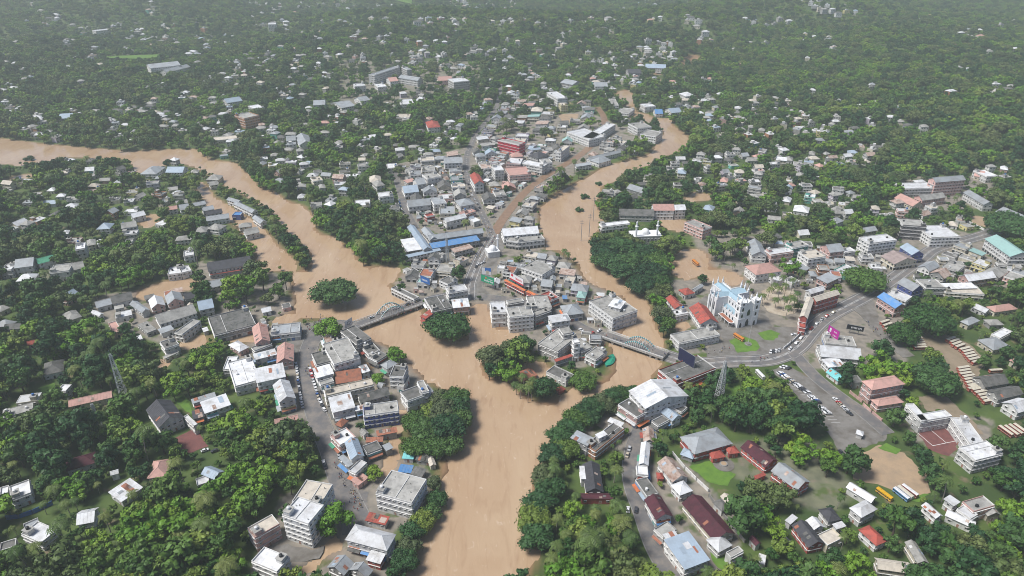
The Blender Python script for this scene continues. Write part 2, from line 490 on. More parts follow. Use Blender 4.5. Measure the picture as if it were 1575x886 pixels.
# zones (photo pixels) where trees are sparse because the town stands there: outline, tree density 0..1
TOWN = [
    ([(600, 255), (720, 225), (760, 190), (900, 170), (960, 195), (1000, 195), (1000, 215), (960, 240), (910, 255), (832, 300), (828, 340), (836, 380), (870, 395), (905, 430), (960, 450), (965, 510), (930, 530), (900, 570), (850, 560), (790, 520), (720, 470), (645, 468), (600, 435), (640, 400), (625, 345)], .12),
    ([(395, 490), (555, 500), (640, 565), (670, 600), (600, 655), (590, 700), (640, 700), (670, 740), (655, 800), (600, 820), (600, 900), (380, 900), (430, 760), (505, 740), (490, 690), (440, 640), (415, 560), (360, 560)], .10),
    ([(1170, 375), (1290, 385), (1330, 395), (1400, 345), (1480, 355), (1540, 370), (1575, 400), (1575, 450), (1440, 420), (1380, 440), (1300, 465), (1240, 450), (1180, 420)], .18),
    ([(140, 455), (290, 432), (300, 500), (460, 490), (460, 440), (400, 400), (300, 400), (300, 430), (340, 470), (270, 540), (140, 490)], .25),
    ([(940, 620), (1090, 560), (1080, 600), (1010, 650), (1000, 720), (1050, 700), (1140, 800), (1140, 886), (1060, 886), (1000, 840), (960, 760), (960, 690), (890, 700), (880, 660)], .15),
    ([(1060, 680), (1240, 660), (1340, 760), (1280, 800), (1150, 760)], .5), ([(1060, 360), (1180, 350), (1200, 420), (1080, 430)], .35),
    ([(1180, 430), (1380, 430), (1400, 560), (1250, 570), (1180, 540)], .12), ([(0, 390), (130, 385), (130, 440), (0, 445)], .5),
    ([(1395, 640), (1530, 640), (1520, 720), (1400, 680)], .1), ([(1380, 270), (1530, 270), (1530, 320), (1390, 330)], .3),
    ([(520, 100), (740, 100), (740, 150), (520, 165)], .4), ([(1030, 430), (1200, 420), (1240, 540), (1040, 545)], .10),
]

# ---------------------------------------------------------------- rasters of the place, 2 m cells
RX0, RY0, RES = -1900.0, 90.0, 2.0
NX, NY = 1900, 1400
cx = RX0 + (np.arange(NX) + .5) * RES
cy = RY0 + (np.arange(NY) + .5) * RES


def fill(arr, poly, val):
    p = np.array(poly)
    i0, i1 = np.searchsorted(cx, [p[:, 0].min() - 2, p[:, 0].max() + 2])
    j0, j1 = np.searchsorted(cy, [p[:, 1].min() - 2, p[:, 1].max() + 2])
    if i1 <= i0 or j1 <= j0:
        return
    X, Y = np.meshgrid(cx[i0:i1], cy[j0:j1])
    ins = np.zeros(X.shape, bool)
    n = len(p)
    for k in range(n):
        (xa, ya), (xb, yb) = p[k], p[(k + 1) % n]
        if ya == yb:
            continue
        c = ((ya > Y) != (yb > Y)) & (X < (xb - xa) * (Y - ya) / (yb - ya) + xa)
        ins ^= c
    sub = arr[j0:j1, i0:i1]
    sub[ins] = val


def stroke(arr, pts, w, val):
    for (xa, ya), (xb, yb) in zip(pts[:-1], pts[1:]):
        i0, i1 = np.searchsorted(cx, [min(xa, xb) - w, max(xa, xb) + w])
        j0, j1 = np.searchsorted(cy, [min(ya, yb) - w, max(ya, yb) + w])
        X, Y = np.meshgrid(cx[i0:i1], cy[j0:j1])
        L2 = (xb - xa) ** 2 + (yb - ya) ** 2 + 1e-9
        t = np.clip(((X - xa) * (xb - xa) + (Y - ya) * (yb - ya)) / L2, 0, 1)
        d = np.hypot(X - xa - t * (xb - xa), Y - ya - t * (yb - ya))
        arr[j0:j1, i0:i1][d < w / 2] = val


def blur(a, r):
    for ax in (0, 1):
        p = np.pad(a, [(r + 1, r) if k == ax else (0, 0) for k in (0, 1)], mode='edge').cumsum(ax)
        n = a.shape[ax]
        a = (np.take(p, range(2 * r + 1, 2 * r + 1 + n), ax) - np.take(p, range(0, n), ax)) / (2 * r + 1)
    return a


def samp(arr, x, y):
    i = np.clip(((np.asarray(x) - RX0) / RES).astype(int), 0, NX - 1)
    j = np.clip(((np.asarray(y) - RY0) / RES).astype(int), 0, NY - 1)
    return arr[j, i]


water_r = np.zeros((NY, NX), np.float32)
for p_ in WATER:
    fill(water_r, wpoly(p_), 1)
for p_ in DRY:
    fill(water_r, wpoly(p_), 0)
open_r = np.zeros((NY, NX), np.uint8)          # no trees here
dens_r = np.ones((NY, NX), np.float32)
paved_r = np.zeros((NY, NX), np.float32)
for p_, d_ in TOWN:
    fill(dens_r, wpoly(p_), d_)
    fill(paved_r, wpoly(p_), 1 - d_)
ROADW = []
for n_, p_, w_, m_ in ROADS:
    # smooth the centre line
    q = np.array(wpoly(p_))
    for _ in range(3):
        a_, b_ = q[:-1] * .75 + q[1:] * .25, q[:-1] * .25 + q[1:] * .75
        q = np.vstack([q[:1], np.stack([a_, b_], 1).reshape(-1, 2), q[-1:]])
    ROADW.append((n_, q, w_, m_))
    stroke(open_r, q.tolist(), w_ + 2, 1)
    stroke(water_r, q.tolist(), w_ + 1, 0)
for n_, p_, m_ in PAVED:
    fill(open_r, wpoly(p_), 1)
    fill(water_r, wpoly(p_), 0)
for n_, p_ in LAWN:
    fill(open_r, wpoly(p_), 1)
wet_r = blur(water_r, 2)
shore = wet_r + .22 * (vnoise(*np.meshgrid(cx, cy), 9, 9) - .5) + .12 * (vnoise(*np.meshgrid(cx, cy), 4, 8) - .5)
bed_r = -3.6 * smooth(.38, .72, shore).astype(np.float32)
paved_r = blur(paved_r, 2)

# ---------------------------------------------------------------- ground sheet
rows = [60.0]
while rows[-1] < 2700:
    rows.append(rows[-1] + max(2.2, .0085 * rows[-1]))
rows += [2900, 3300, 4000, 5500, 8000, 14000]
rows = np.array(rows)
NCOL = 440
U = np.linspace(-1, 1, NCOL)
GY = np.repeat(rows, NCOL)
GX = np.tile(U, len(rows)) * (GY * .86 + 90)
inr = (GX > RX0) & (GX < RX0 + NX * RES) & (GY < RY0 + NY * RES)
lo_ = hills(GX, GY) + (vnoise(GX, GY, 14, 2) - .5) * .25 * (GY > 950)
gz = np.where(inr, lo_ + samp(bed_r, GX, GY), lo_)
gme = bpy.data.meshes.new('ground')
nr = len(rows)
idx = (np.arange(nr - 1)[:, None] * NCOL + np.arange(NCOL - 1)[None, :]).ravel()
quads = np.stack([idx, idx + 1, idx + 1 + NCOL, idx + NCOL], 1)
gme.vertices.add(len(GX))
gme.vertices.foreach_set('co', np.stack([GX, GY, gz], 1).ravel())
gme.loops.add(quads.size)
gme.loops.foreach_set('vertex_index', quads.ravel())
gme.polygons.add(len(quads))
gme.polygons.foreach_set('loop_start', np.arange(0, quads.size, 4))
gme.polygons.foreach_set('use_smooth', np.ones(len(quads), bool))
gme.update(calc_edges=True)
at = gme.attributes.new('paved', 'FLOAT', 'POINT')
at.data.foreach_set('value', np.where(inr, samp(paved_r, GX, GY), 0).astype(np.float32))
at = gme.attributes.new('silt', 'FLOAT', 'POINT')
at.data.foreach_set('value', np.where(inr, samp(blur(water_r, 5), GX, GY), 0).astype(np.float32))

gm = bpy.data.materials.new('earth_and_grass')
gm.use_nodes = True
nt = gm.node_tree
L = nt.links.new
geo = nd(nt, 'ShaderNodeNewGeometry')


def gnoise(s, d=5):
    n = nd(nt, 'ShaderNodeTexNoise')
    n.inputs['Scale'].default_value = s
    n.inputs['Detail'].default_value = d
    L(geo.outputs['Position'], n.inputs['Vector'])
    return n.outputs['Fac']


def gmix(a, b, f):
    m = nd(nt, 'ShaderNodeMix', data_type='RGBA')
    for s, v in ((6, a), (7, b)):
        if isinstance(v, tuple):
            m.inputs[s].default_value = (*v, 1)
        else:
            L(v, m.inputs[s])
    L(f, m.inputs[0])
    return m.outputs[2]


def gramp(f, a, b):
    r = nd(nt, 'ShaderNodeMapRange', interpolation_type='SMOOTHSTEP')
    r.inputs[1].default_value, r.inputs[2].default_value = a, b
    L(f, r.inputs[0])
    return r.outputs[0]


grass_c = gmix((.045, .080, .018), (.085, .13, .026), gramp(gnoise(.05), .35, .65))
grass_c = gmix(grass_c, (.19, .15, .09), gramp(gnoise(.11), .58, .72))
town_c = gmix((.20, .18, .15), (.30, .26, .21), gramp(gnoise(.2), .3, .7))
town_c = gmix(town_c, (.09, .12, .04), gramp(gnoise(.09), .54, .66))
a_p = nd(nt, 'ShaderNodeAttribute', attribute_name='paved')
a_s = nd(nt, 'ShaderNodeAttribute', attribute_name='silt')
c_ = gmix(grass_c, town_c, gramp(a_p.outputs['Fac'], .3, .7))
c_ = gmix(c_, (.27, .16, .085), gramp(a_s.outputs['Fac'], .12, .55))
L(c_, nt.nodes['Principled BSDF'].inputs['Base Color'])
nt.nodes['Principled BSDF'].inputs['Roughness'].default_value = .9
gme.materials.append(gm)
tag(put('ground', gme), 'green and earthy ground of the flooded town and the wooded hills', 'ground', kind='structure')

# ---------------------------------------------------------------- flood water
wm = bpy.data.materials.new('muddy_water')
wm.use_nodes = True
nt = wm.node_tree
L = nt.links.new
geo = nd(nt, 'ShaderNodeNewGeometry')
mp = nd(nt, 'ShaderNodeMapping')
mp.inputs['Scale'].default_value = (1, .45, 1)
mp.inputs['Rotation'].default_value = (0, 0, .5)
L(geo.outputs['Position'], mp.inputs[0])
n1 = nd(nt, 'ShaderNodeTexNoise')
n1.inputs['Scale'].default_value, n1.inputs['Detail'].default_value, n1.inputs['Distortion'].default_value = .035, 6, .8
L(mp.outputs[0], n1.inputs['Vector'])
cr = nd(nt, 'ShaderNodeValToRGB')
cr.color_ramp.elements[0].position, cr.color_ramp.elements[0].color = .3, (.43, .288, .175, 1)
cr.color_ramp.elements[1].position, cr.color_ramp.elements[1].color = .7, (.51, .37, .24, 1)
L(n1.outputs['Fac'], cr.inputs[0])
pb = nt.nodes['Principled BSDF']
mp3 = nd(nt, 'ShaderNodeMapping')
mp3.inputs['Scale'].default_value = (1, .18, 1)
mp3.inputs['Rotation'].default_value = (0, 0, .25)
L(geo.outputs['Position'], mp3.inputs[0])
n3 = nd(nt, 'ShaderNodeTexNoise')
n3.inputs['Scale'].default_value, n3.inputs['Detail'].default_value, n3.inputs['Distortion'].default_value = .16, 8, 1.6
L(mp3.outputs[0], n3.inputs['Vector'])
r3 = nd(nt, 'ShaderNodeMapRange')
r3.inputs[1].default_value, r3.inputs[2].default_value, r3.inputs[4].default_value = .52, .75, .55
L(n3.outputs['Fac'], r3.inputs[0])
mx3 = nd(nt, 'ShaderNodeMix', data_type='RGBA')
mx3.inputs[7].default_value = (.33, .20, .115, 1)
L(cr.outputs[0], mx3.inputs[6])
L(r3.outputs[0], mx3.inputs[0])
n4 = nd(nt, 'ShaderNodeTexNoise')
n4.inputs['Scale'].default_value, n4.inputs['Detail'].default_value, n4.inputs['Distortion'].default_value = .22, 6, 2.2
L(mp.outputs[0], n4.inputs['Vector'])
r4 = nd(nt, 'ShaderNodeMapRange')
r4.inputs[1].default_value, r4.inputs[2].default_value, r4.inputs[4].default_value = .64, .72, .5
L(n4.outputs['Fac'], r4.inputs[0])
mx4 = nd(nt, 'ShaderNodeMix', data_type='RGBA')
mx4.inputs[7].default_value = (.66, .54, .42, 1)
L(mx3.outputs[2], mx4.inputs[6])
L(r4.outputs[0], mx4.inputs[0])
L(mx4.outputs[2], pb.inputs['Base Color'])
pb.inputs['Roughness'].default_value = .10
pb.inputs['IOR'].default_value = 1.42
n2 = nd(nt, 'ShaderNodeTexNoise')
n2.inputs['Scale'].default_value, n2.inputs['Detail'].default_value, n2.inputs['Distortion'].default_value = .22, 6, 1.2
L(mp.outputs[0], n2.inputs['Vector'])
bu = nd(nt, 'ShaderNodeBump')
bu.inputs['Strength'].default_value, bu.inputs['Distance'].default_value = .4, .4
L(n2.outputs['Fac'], bu.inputs['Height'])
L(bu.outputs[0], pb.inputs['Normal'])
MAT['water'] = wm
b = MB()
b.faces([(-1500, 60, 0), (1500, 60, 0), (1900, 2400, 0), (-1900, 2400, 0)], [(0, 1, 2, 3)], 'water')
tag(b.build('river'), 'brown flood water of the three joining rivers', 'river', kind='structure')

# ---------------------------------------------------------------- roads, kerbs, markings
LANES = {}


def ribbon(mb, q, o0, o1, z, m, skirt=0.0):
    d = np.gradient(q, axis=0)
    d /= np.hypot(d[:, 0], d[:, 1])[:, None] + 1e-9
    nrm = np.stack([-d[:, 1], d[:, 0]], 1)
    a, bb = q + nrm * o0, q + nrm * o1
    hz = hills(q[:, 0], q[:, 1]) + (z - GZ)
    n = len(q)
    v = [(*a[i], hz[i]) for i in range(n)] + [(*bb[i], hz[i]) for i in range(n)]
    f = [(i + 1, i, n + i, n + i + 1) for i in range(n - 1)]
    if skirt:
        v += [(*a[i], hz[i] - skirt) for i in range(n)] + [(*bb[i], hz[i] - skirt) for i in range(n)]
        f += [(i, i + 1, 2 * n + i + 1, 2 * n + i) for i in range(n - 1)] + [(n + i + 1, n + i, 3 * n + i, 3 * n + i + 1) for i in range(n - 1)]
    mb.faces(v, f, m)


def resample(q, step):
    s = np.concatenate([[0], np.cumsum(np.hypot(*np.diff(q, axis=0).T))])
    t = np.linspace(0, s[-1], max(2, int(s[-1] / step)))
    return np.stack([np.interp(t, s, q[:, 0]), np.interp(t, s, q[:, 1])], 1)


for k_, (n_, q_, w_, m_) in enumerate(ROADW):
    q_ = resample(q_, 5.0)
    LANES[n_] = q_
    z_ = GZ + .12 + .012 * k_
    b = MB()
    ribbon(b, q_, -w_ / 2, w_ / 2, z_, m_, skirt=1.2)
    ro = b.build('road')
    tag(ro, n_.replace('_', ' ') + ' with its surface wet from the flood', 'road', kind='structure')
    if m_ in ('asphalt',):
        for s_ in (-1, 1):
            b = MB()
            o_ = s_ * w_ / 2
            ribbon(b, q_, min(o_, o_ + s_ * .45), max(o_, o_ + s_ * .45), z_ + .13, 'kerb', skirt=1.2)
            b.build('kerb', ro)
        if n_ in ('church_road', 'town_street', 'north_street'):
            b = MB()
            qq = resample(q_, 1.5)
            for i in range(0, len(qq) - 3, 5):
                ribbon(b, qq[i:i + 3], -.11, .11, z_ + .02, 'paint_white')
            if n_ in ('church_road', 'town_street'):
                for s_ in (-1, 1):
                    ribbon(b, qq, s_ * w_ * .40 - .1, s_ * w_ * .40 + .1, z_ + .02, 'paint_white')
                    ribbon(b, qq, s_ * .55 - .09, s_ * .55 + .09, z_ + .022, 'paint_white')
            tag(b.build('road_marking', ro), kind='stuff')


def sheet(name, poly, z, m, label, cat):
    b = MB()
    p = poly
    ar = sum(p[i][0] * p[(i + 1) % len(p)][1] - p[(i + 1) % len(p)][0] * p[i][1] for i in range(len(p)))
    if ar < 0:
        p = p[::-1]
    rj = random.Random(int(abs(p[0][0]) * 10))
    q = []
    for i in range(len(p)):                    # worn, uneven edges
        (xa, ya), (xb, yb) = p[i], p[(i + 1) % len(p)]
        n = max(1, int(math.hypot(xb - xa, yb - ya) / 2.5))
        nx, ny = (yb - ya), -(xb - xa)
        ln = math.hypot(nx, ny) + 1e-9
        for k in range(n):
            j = rj.uniform(-.75, .75) if k else 0
            q.append((xa + (xb - xa) * k / n + nx / ln * j, ya + (yb - ya) * k / n + ny / ln * j))
    p = q
    hz = [float(hills(*c)) - GZ for c in p]
    b.faces([(*c, z + h) for c, h in zip(p, hz)], [tuple(range(len(p)))], m)
    return tag(b.build(name), label, cat, kind='structure')


for k_, (n_, p_, m_) in enumerate(PAVED):
    sheet('pavement', wpoly(p_), GZ + .05 + .004 * k_, m_, 'open ' + n_.replace('_', ' ') + ' surface between the buildings', 'pavement')
for k_, (n_, p_) in enumerate(LAWN):
    sheet('lawn', wpoly(p_), GZ + .115 + .002 * k_ + (3.0 if min(c[1] for c in p_) < 120 else 0), 'lawn', 'mown green lawn or open field among trees', 'lawn')
# ---------------------------------------------------------------- buildings
def cached(fn):
    store = {}

    def g(*a):
        if a not in store:
            store[a] = fn(*a)
        return store[a]
    return g


@cached
def window_mesh(style):
    """1 m wide, 1 m tall unit window in the XZ plane, outside towards -Y: raised frame, pane set back behind it, sill and sun shade"""
    b = MB()
    t = .09
    fr = 'frame' if style else 'trim'
    b.faces([(-.5, -.02, 0), (.5, -.02, 0), (.5, -.02, 1), (-.5, -.02, 1)], [(0, 1, 2, 3)], 'glass')
    for x0, x1, z0, z1 in ((-.5, -.5 + t, 0, 1), (.5 - t, .5, 0, 1), (-.5 + t, .5 - t, 0, t), (-.5 + t, .5 - t, 1 - t, 1), (-.03, .03, t, 1 - t)):
        b.box(x0, -.08, z0, x1, -.01, z1, fr, bottom=False)
    b.box(-.6, -.45, 1.06, .6, .0, 1.14, 'trim')
    return b.mesh('window')


@cached
def door_mesh(m):
    b = MB()
    b.faces([(-.5, -.03, 0), (.5, -.03, 0), (.5, -.03, 1), (-.5, -.03, 1)], [(0, 1, 2, 3)], m)
    for x0, x1, z0, z1 in ((-.56, -.48, 0, 1.04), (.48, .56, 0, 1.04), (-.48, .48, .98, 1.04)):
        b.box(x0, -.1, z0, x1, 0, z1, 'trim', bottom=False)
    for k in range(1, 6):
        b.box(-.48, -.05, k / 6 - .012, .48, -.028, k / 6 + .012, 'frame', bottom=False)
    return b.mesh('shutter')


@cached
def tank_mesh(m):
    b = MB()
    b.cone((0, 0), .75, .75, 0, 1.15, m, 12, False)
    b.cone((0, 0), .75, .25, 1.15, 1.4, m, 12)
    b.cone((0, 0), .80, .80, .5, .58, m, 12)
    return b.mesh('water_tank')


OCC = []                               # footprints, for the trees to keep clear of
BUILT = []                             # every building thing with what its label needs
ROOFW = {'c': 'grey concrete', 'cd': 'dark stained', 'w': 'white', 's': 'grey sheet', 'bl': 'blue-grey sheet', 'b': 'bright blue', 'r': 'red', 'rb': 'rust brown',
         'ru': 'rust streaked', 'dk': 'charcoal', 'pu': 'maroon', 'g': 'green', 'tg': 'pale teal', 'pk': 'salmon', 'cr': 'cream', 'o': 'orange', 'tq': 'turquoise', 'br': 'brown', 'cb': 'pale blue'}
WALLW = {'W': 'white', 'C': 'cream', 'P': 'pink', 'B': 'blue', 'R': 'red', 'G': 'green', 'Y': 'yellow', 'N': 'grey', 'D': 'dark', 'O': 'brick', 'X': 'crimson', 'V': 'lilac'}
SHAPEW = {'f': 'flat', 'u': 'gabled', 'v': 'gabled', 'h': 'hipped', 's': 'lean-to', 'q': 'flat'}
NAMES = {'H': ('house', 'house'), 'S': ('shop_building', 'shop building'), 'W': ('warehouse', 'warehouse'), 'K': ('school_building', 'school'), 'A': ('apartment_block', 'apartment block'),
         'X': ('shed', 'shed'), 'M': ('market_hall', 'market hall'), 'O': ('office_building', 'office building'), 'T': ('tarpaulin_shelter', 'shelter'), 'C': ('hospital_building', 'hospital')}


def rect(a, b, c):
    """centre, axis angle, width and depth of the rectangle on edge a-b reaching out to c"""
    a, b, c = (np.array(p[:2], float) for p in (a, b, c))
    u = (b - a) / (np.hypot(*(b - a)) + 1e-9)
    n = np.array([-u[1], u[0]])
    d = float((c - b) @ n)
    if d < 0:
        a, b, u, n, d = b, a, -u, -n, -d
    w = float(np.hypot(*(b - a)))
    ctr = (a + b) / 2 + n * d / 2
    return ctr, math.atan2(u[1], u[0]), w, d


def building(ctr, ang, W, D, h, shape, roof, wall, kind='H', label=None, near=None, zb=None, windows=True, mast=False):
    W, D = max(W, 2.2), max(D, 2.2)
    zb = float(hills(*ctr)) if zb is None else zb
    name, cat = NAMES[kind]
    root = empty(name, (ctr[0], ctr[1], zb), ang)
    dist = math.hypot(ctr[0], ctr[1], CAM_H)
    near = dist < 520 if near is None else near
    wm_ = 'wall_' + wall
    x0, x1, y0, y1 = -W / 2, W / 2, -D / 2, D / 2
    rr = random.Random(int(ctr[0] * 13 + ctr[1] * 7))
    over = 0.0 if shape in 'fq' else min(.6, .08 * min(W, D) + .2)
    ov = over
    wx0, wx1, wy0, wy1 = x0 + ov, x1 - ov, y0 + ov, y1 - ov          # the roof outline is what was measured: walls stand in from the eaves
    b = MB()
    b.box(wx0, wy0, -1.5, wx1, wy1, h - .02, wm_, bottom=False)
    rise = 0
    if shape == 'u':
        rise = min(.30 * D, 4.0)
        for xx, o_ in ((wx0, (0, 1, 2)), (wx1, (2, 1, 0))):
            b.faces([(xx, wy0, h - .02), (xx, 0, h + rise * .9), (xx, wy1, h - .02)], [o_[::-1]], wm_)
    elif shape == 'v':
        rise = min(.30 * W, 4.0)
        for yy, o_ in ((wy0, (0, 1, 2)), (wy1, (2, 1, 0))):
            b.faces([(wx0, yy, h - .02), (0, yy, h + rise * .9), (wx1, yy, h - .02)], [o_[::-1]], wm_)
    b.build('wall', root)
    st = max(1, int(round(h / 3.3)))
    fh = h / st
    b = MB()
    T = .16
    if shape in 'fq':
        b.box(x0 + .2, y0 + .2, h - .02, x1 - .2, y1 - .2, h + .03, roof)
        ro = b.build('roof', root)
        b = MB()
        ph = .75 if h > 3.6 else .25
        for q in ((x0, y0, x1, y0 + .2), (x0, y1 - .2, x1, y1), (x0, y0 + .2, x0 + .2, y1 - .2), (x1 - .2, y0 + .2, x1, y1 - .2)):
            b.box(q[0], q[1], h - .12, q[2], q[3], h + ph, wm_ if rr.random() < .5 else 'trim')
        b.build('parapet', root)
        if W * D > 70 and near is not None:
            sx, sy = rr.choice((-1, 1)) * (W / 2 - 2.2), rr.choice((-1, 1)) * (D / 2 - 2.4)
            if W > 6.5 and D > 7:
                b = MB()
                b.box(sx - 1.5, sy - 1.8, h + .02, sx + 1.5, sy + 1.8, h + 2.5, wm_)
                b.box(sx - 1.8, sy - 2.1, h + 2.5, sx + 1.8, sy + 2.1, h + 2.65, 'c')
                b.build('stair_room', root)
                if near or rr.random() < .6:
                    put('water_tank', tank_mesh(rr.choice(('tank_black', 'tank_black', 'tank_white', 'tank_blue'))), root, (sx, sy, h + 2.65))
            if rr.random() < .6:
                put('water_tank', tank_mesh(rr.choice(('tank_black', 'tank_white'))), root, (-sx * .8, sy * rr.uniform(-.6, .6), h + .03))
            if W * D > 160 and near:                       # roof clutter: beam stubs left for the next floor, low cross walls
                b = MB()
                for _ in range(int(W * D / 45)):
                    px_, py_ = rr.uniform(x0 + 1, x1 - 1), rr.uniform(y0 + 1, y1 - 1)
                    b.box(px_ - .15, py_ - .15, h, px_ + .15, py_ + .15, h + rr.uniform(.4, 1.1), 'c')
                cxx = rr.uniform(x0 * .5, x1 * .5)
                b.box(cxx, y0 + .5, h + .02, cxx + .2, y1 - .5, h + .45, 'trim')
                b.build('roof_stub', root)['kind'] = 'stuff'
    elif shape == 's':
        k = .07 * D
        v = [(x0, y0, h), (x1, y0, h), (x1, y1, h + k), (x0, y1, h + k)]
        v += [(p[0], p[1], p[2] + T) for p in v]
        b.faces(v, [(4, 5, 6, 7), (0, 1, 5, 4), (1, 2, 6, 5), (2, 3, 7, 6), (3, 0, 4, 7), (3, 2, 1, 0)], roof)
        ro = b.build('roof', root)
        if near:
            b = MB()
            for i in range(1, int(W / 1.6)):
                xx = x0 + W * i / int(W / 1.6)
                b.bar((xx, y0 + .02, h + T + .02), (xx, y1 - .02, h + k + T + .02), .09, roof, .1)
            if b.v:
                tag(b.build('roof_rib', ro), kind='stuff')
    elif shape in 'uv':
        m_ = (lambda p: p) if shape == 'u' else (lambda p: (p[1], p[0], p[2]))
        A0, A1, B = (x0, x1, y1) if shape == 'u' else (y0, y1, x1)
        lo = h - .06
        for s in (-1, 1):
            bb = MB()
            v = [m_(p) for p in ((A0, s * B, lo), (A1, s * B, lo), (A1, 0, h + rise), (A0, 0, h + rise))]
            v += [(p[0], p[1], p[2] + T) for p in v]
            f = [(4, 5, 6, 7), (0, 1, 5, 4), (1, 2, 6, 5), (2, 3, 7, 6), (3, 0, 4, 7), (3, 2, 1, 0)]
            bb.faces(v, f if (s < 0) == (shape == 'u') else [q[::-1] for q in f], roof)
            ro = bb.build('roof', root)
            if near:
                bb = MB()
                n = max(2, int((A1 - A0) / 1.5))
                for i in range(1, n):
                    aa = A0 + (A1 - A0) * i / n
                    bb.bar(m_((aa, s * (B - .03), lo + T + .02)), m_((aa, s * .05, h + rise + T + .01)), .08, roof, .09)
                tag(bb.build('roof_rib', ro), kind='stuff')
        b.bar(m_((A0, 0, h + rise + T)), m_((A1, 0, h + rise + T)), .35, roof, .12)
        b.build('ridge', root)
    elif shape == 'h':
        rise = min(.30 * min(W, D), 4.0)
        if W >= D:
            r0, r1 = (x0 + D / 2 * .95, 0), (x1 - D / 2 * .95, 0)
        else:
            r0, r1 = (0, y0 + W / 2 * .95), (0, y1 - W / 2 * .95)
        e = [(x0, y0, h - .05), (x1, y0, h - .05), (x1, y1, h - .05), (x0, y1, h - .05)]
        v = e + [(p[0], p[1], p[2] + T) for p in e] + [(*r0, h + rise + T), (*r1, h + rise + T)]
        if W >= D:
            f = [(4, 5, 9, 8), (5, 6, 9), (6, 7, 8, 9), (7, 4, 8)]
        else:
            f = [(4, 5, 8), (5, 6, 9, 8), (6, 7, 9), (7, 4, 8, 9)]
        f += [(0, 1, 5, 4), (1, 2, 6, 5), (2, 3, 7, 6), (3, 0, 4, 7), (3, 2, 1, 0)]
        b.faces(v, f, roof)
        ro = b.build('roof', root)
        if near:
            b = MB()
            for a_, b_ in (((x0, y0, h + T - .03), (*r0, h + rise + T)), ((x1, y1, h + T - .03), (*r1, h + rise + T)), ((x0, y1, h + T - .03), (*(r0 if W >= D else r1), h + rise + T)),
                           ((x1, y0, h + T - .03), (*(r1 if W >= D else r0), h + rise + T)), ((*r0, h + rise + T), (*r1, h + rise + T))):
                b.bar(a_, b_, .22, roof, .14)
            b.build('ridge', ro)
    if near and shape in 'suv' and W * D > 40:
        for _ in range(rr.randint(2, 5)):
            pm_ = rr.choice([roof, 's', 'ru', 'rb', 'w', 'bl'] if roof in ('w', 's', 'bl', 'ru', 'cr', 'c') else [roof, 'cd', 'rb', 'ru'])
            if shape == 's':
                px_, py_ = rr.uniform(x0 + 1.5, x1 - 1.5), rr.uniform(y0 + 1.2, y1 - 1.2)
                k = .07
                hz_ = lambda X, Y: h + k * (Y - y0) + T + .035
                dx_, dy_ = min(rr.uniform(.5, 1.6), W * .2), min(rr.uniform(.8, 3), D * .3)
            else:
                sd_ = rr.choice((-1, 1))
                A_, B_ = (W, D) if shape == 'u' else (D, W)
                q_ = rr.uniform(.25, .75) * B_ / 2 * sd_
                pa_ = rr.uniform(-A_ / 2 + 1.2, A_ / 2 - 1.2)
                px_, py_ = (pa_, q_) if shape == 'u' else (q_, pa_)
                dx_, dy_ = (.7, B_ * .1) if shape == 'u' else (B_ * .1, .7)
                hz_ = (lambda X, Y: h + rise * (1 - abs(Y) / (D / 2)) + T + .035) if shape == 'u' else (lambda X, Y: h + rise * (1 - abs(X) / (W / 2)) + T + .035)
            b = MB()
            v = [(px_ + i * dx_, py_ + j * dy_, 0) for i, j in ((-1, -1), (1, -1), (1, 1), (-1, 1))]
            v = [(min(max(p_[0], x0), x1), min(max(p_[1], y0), y1), hz_(p_[0], p_[1])) for p_ in v]
            b.faces(v + [(p_[0], p_[1], p_[2] + .05) for p_ in v], [(4, 5, 6, 7), (0, 1, 5, 4), (1, 2, 6, 5), (2, 3, 7, 6), (3, 0, 4, 7)], pm_)
            b.build('roof_patch', ro if shape == 's' else root)
    # openings and sun shades on the sides that can face the photograph
    ca, sa = math.cos(ang), math.sin(ang)
    sides = [((0, -1), wx0, wx1, wy0), ((1, 0), wy0, wy1, wx1), ((0, 1), -wx1, -wx0, -wy1), ((-1, 0), -wy1, -wy0, -wx0)]
    led, wj = MB(), MB()
    sty = rr.random() < .5
    pitch_ = rr.uniform(2.6, 3.6)
    for si, ((nx, ny), a0, a1, off) in enumerate(sides):
        wx, wy = nx * ca - ny * sa, nx * sa + ny * ca
        if wx * -ctr[0] + wy * -ctr[1] < -.15 * math.hypot(*ctr):
            continue
        rz = (0, math.pi / 2, math.pi, -math.pi / 2)[si]
        cr_, sr_ = round(math.cos(rz)), round(math.sin(rz))
        ln = a1 - a0
        # local side frame: along = +x of side, outwards = -y of side
        offs = (wy0, -wx1, -wy1, wx0)[si]

        def tr(p):
            return (p[0] * cr_ - p[1] * sr_, p[0] * sr_ + p[1] * cr_, p[2])
        n = int(ln / pitch_)
        if n < 1 or not windows:
            continue
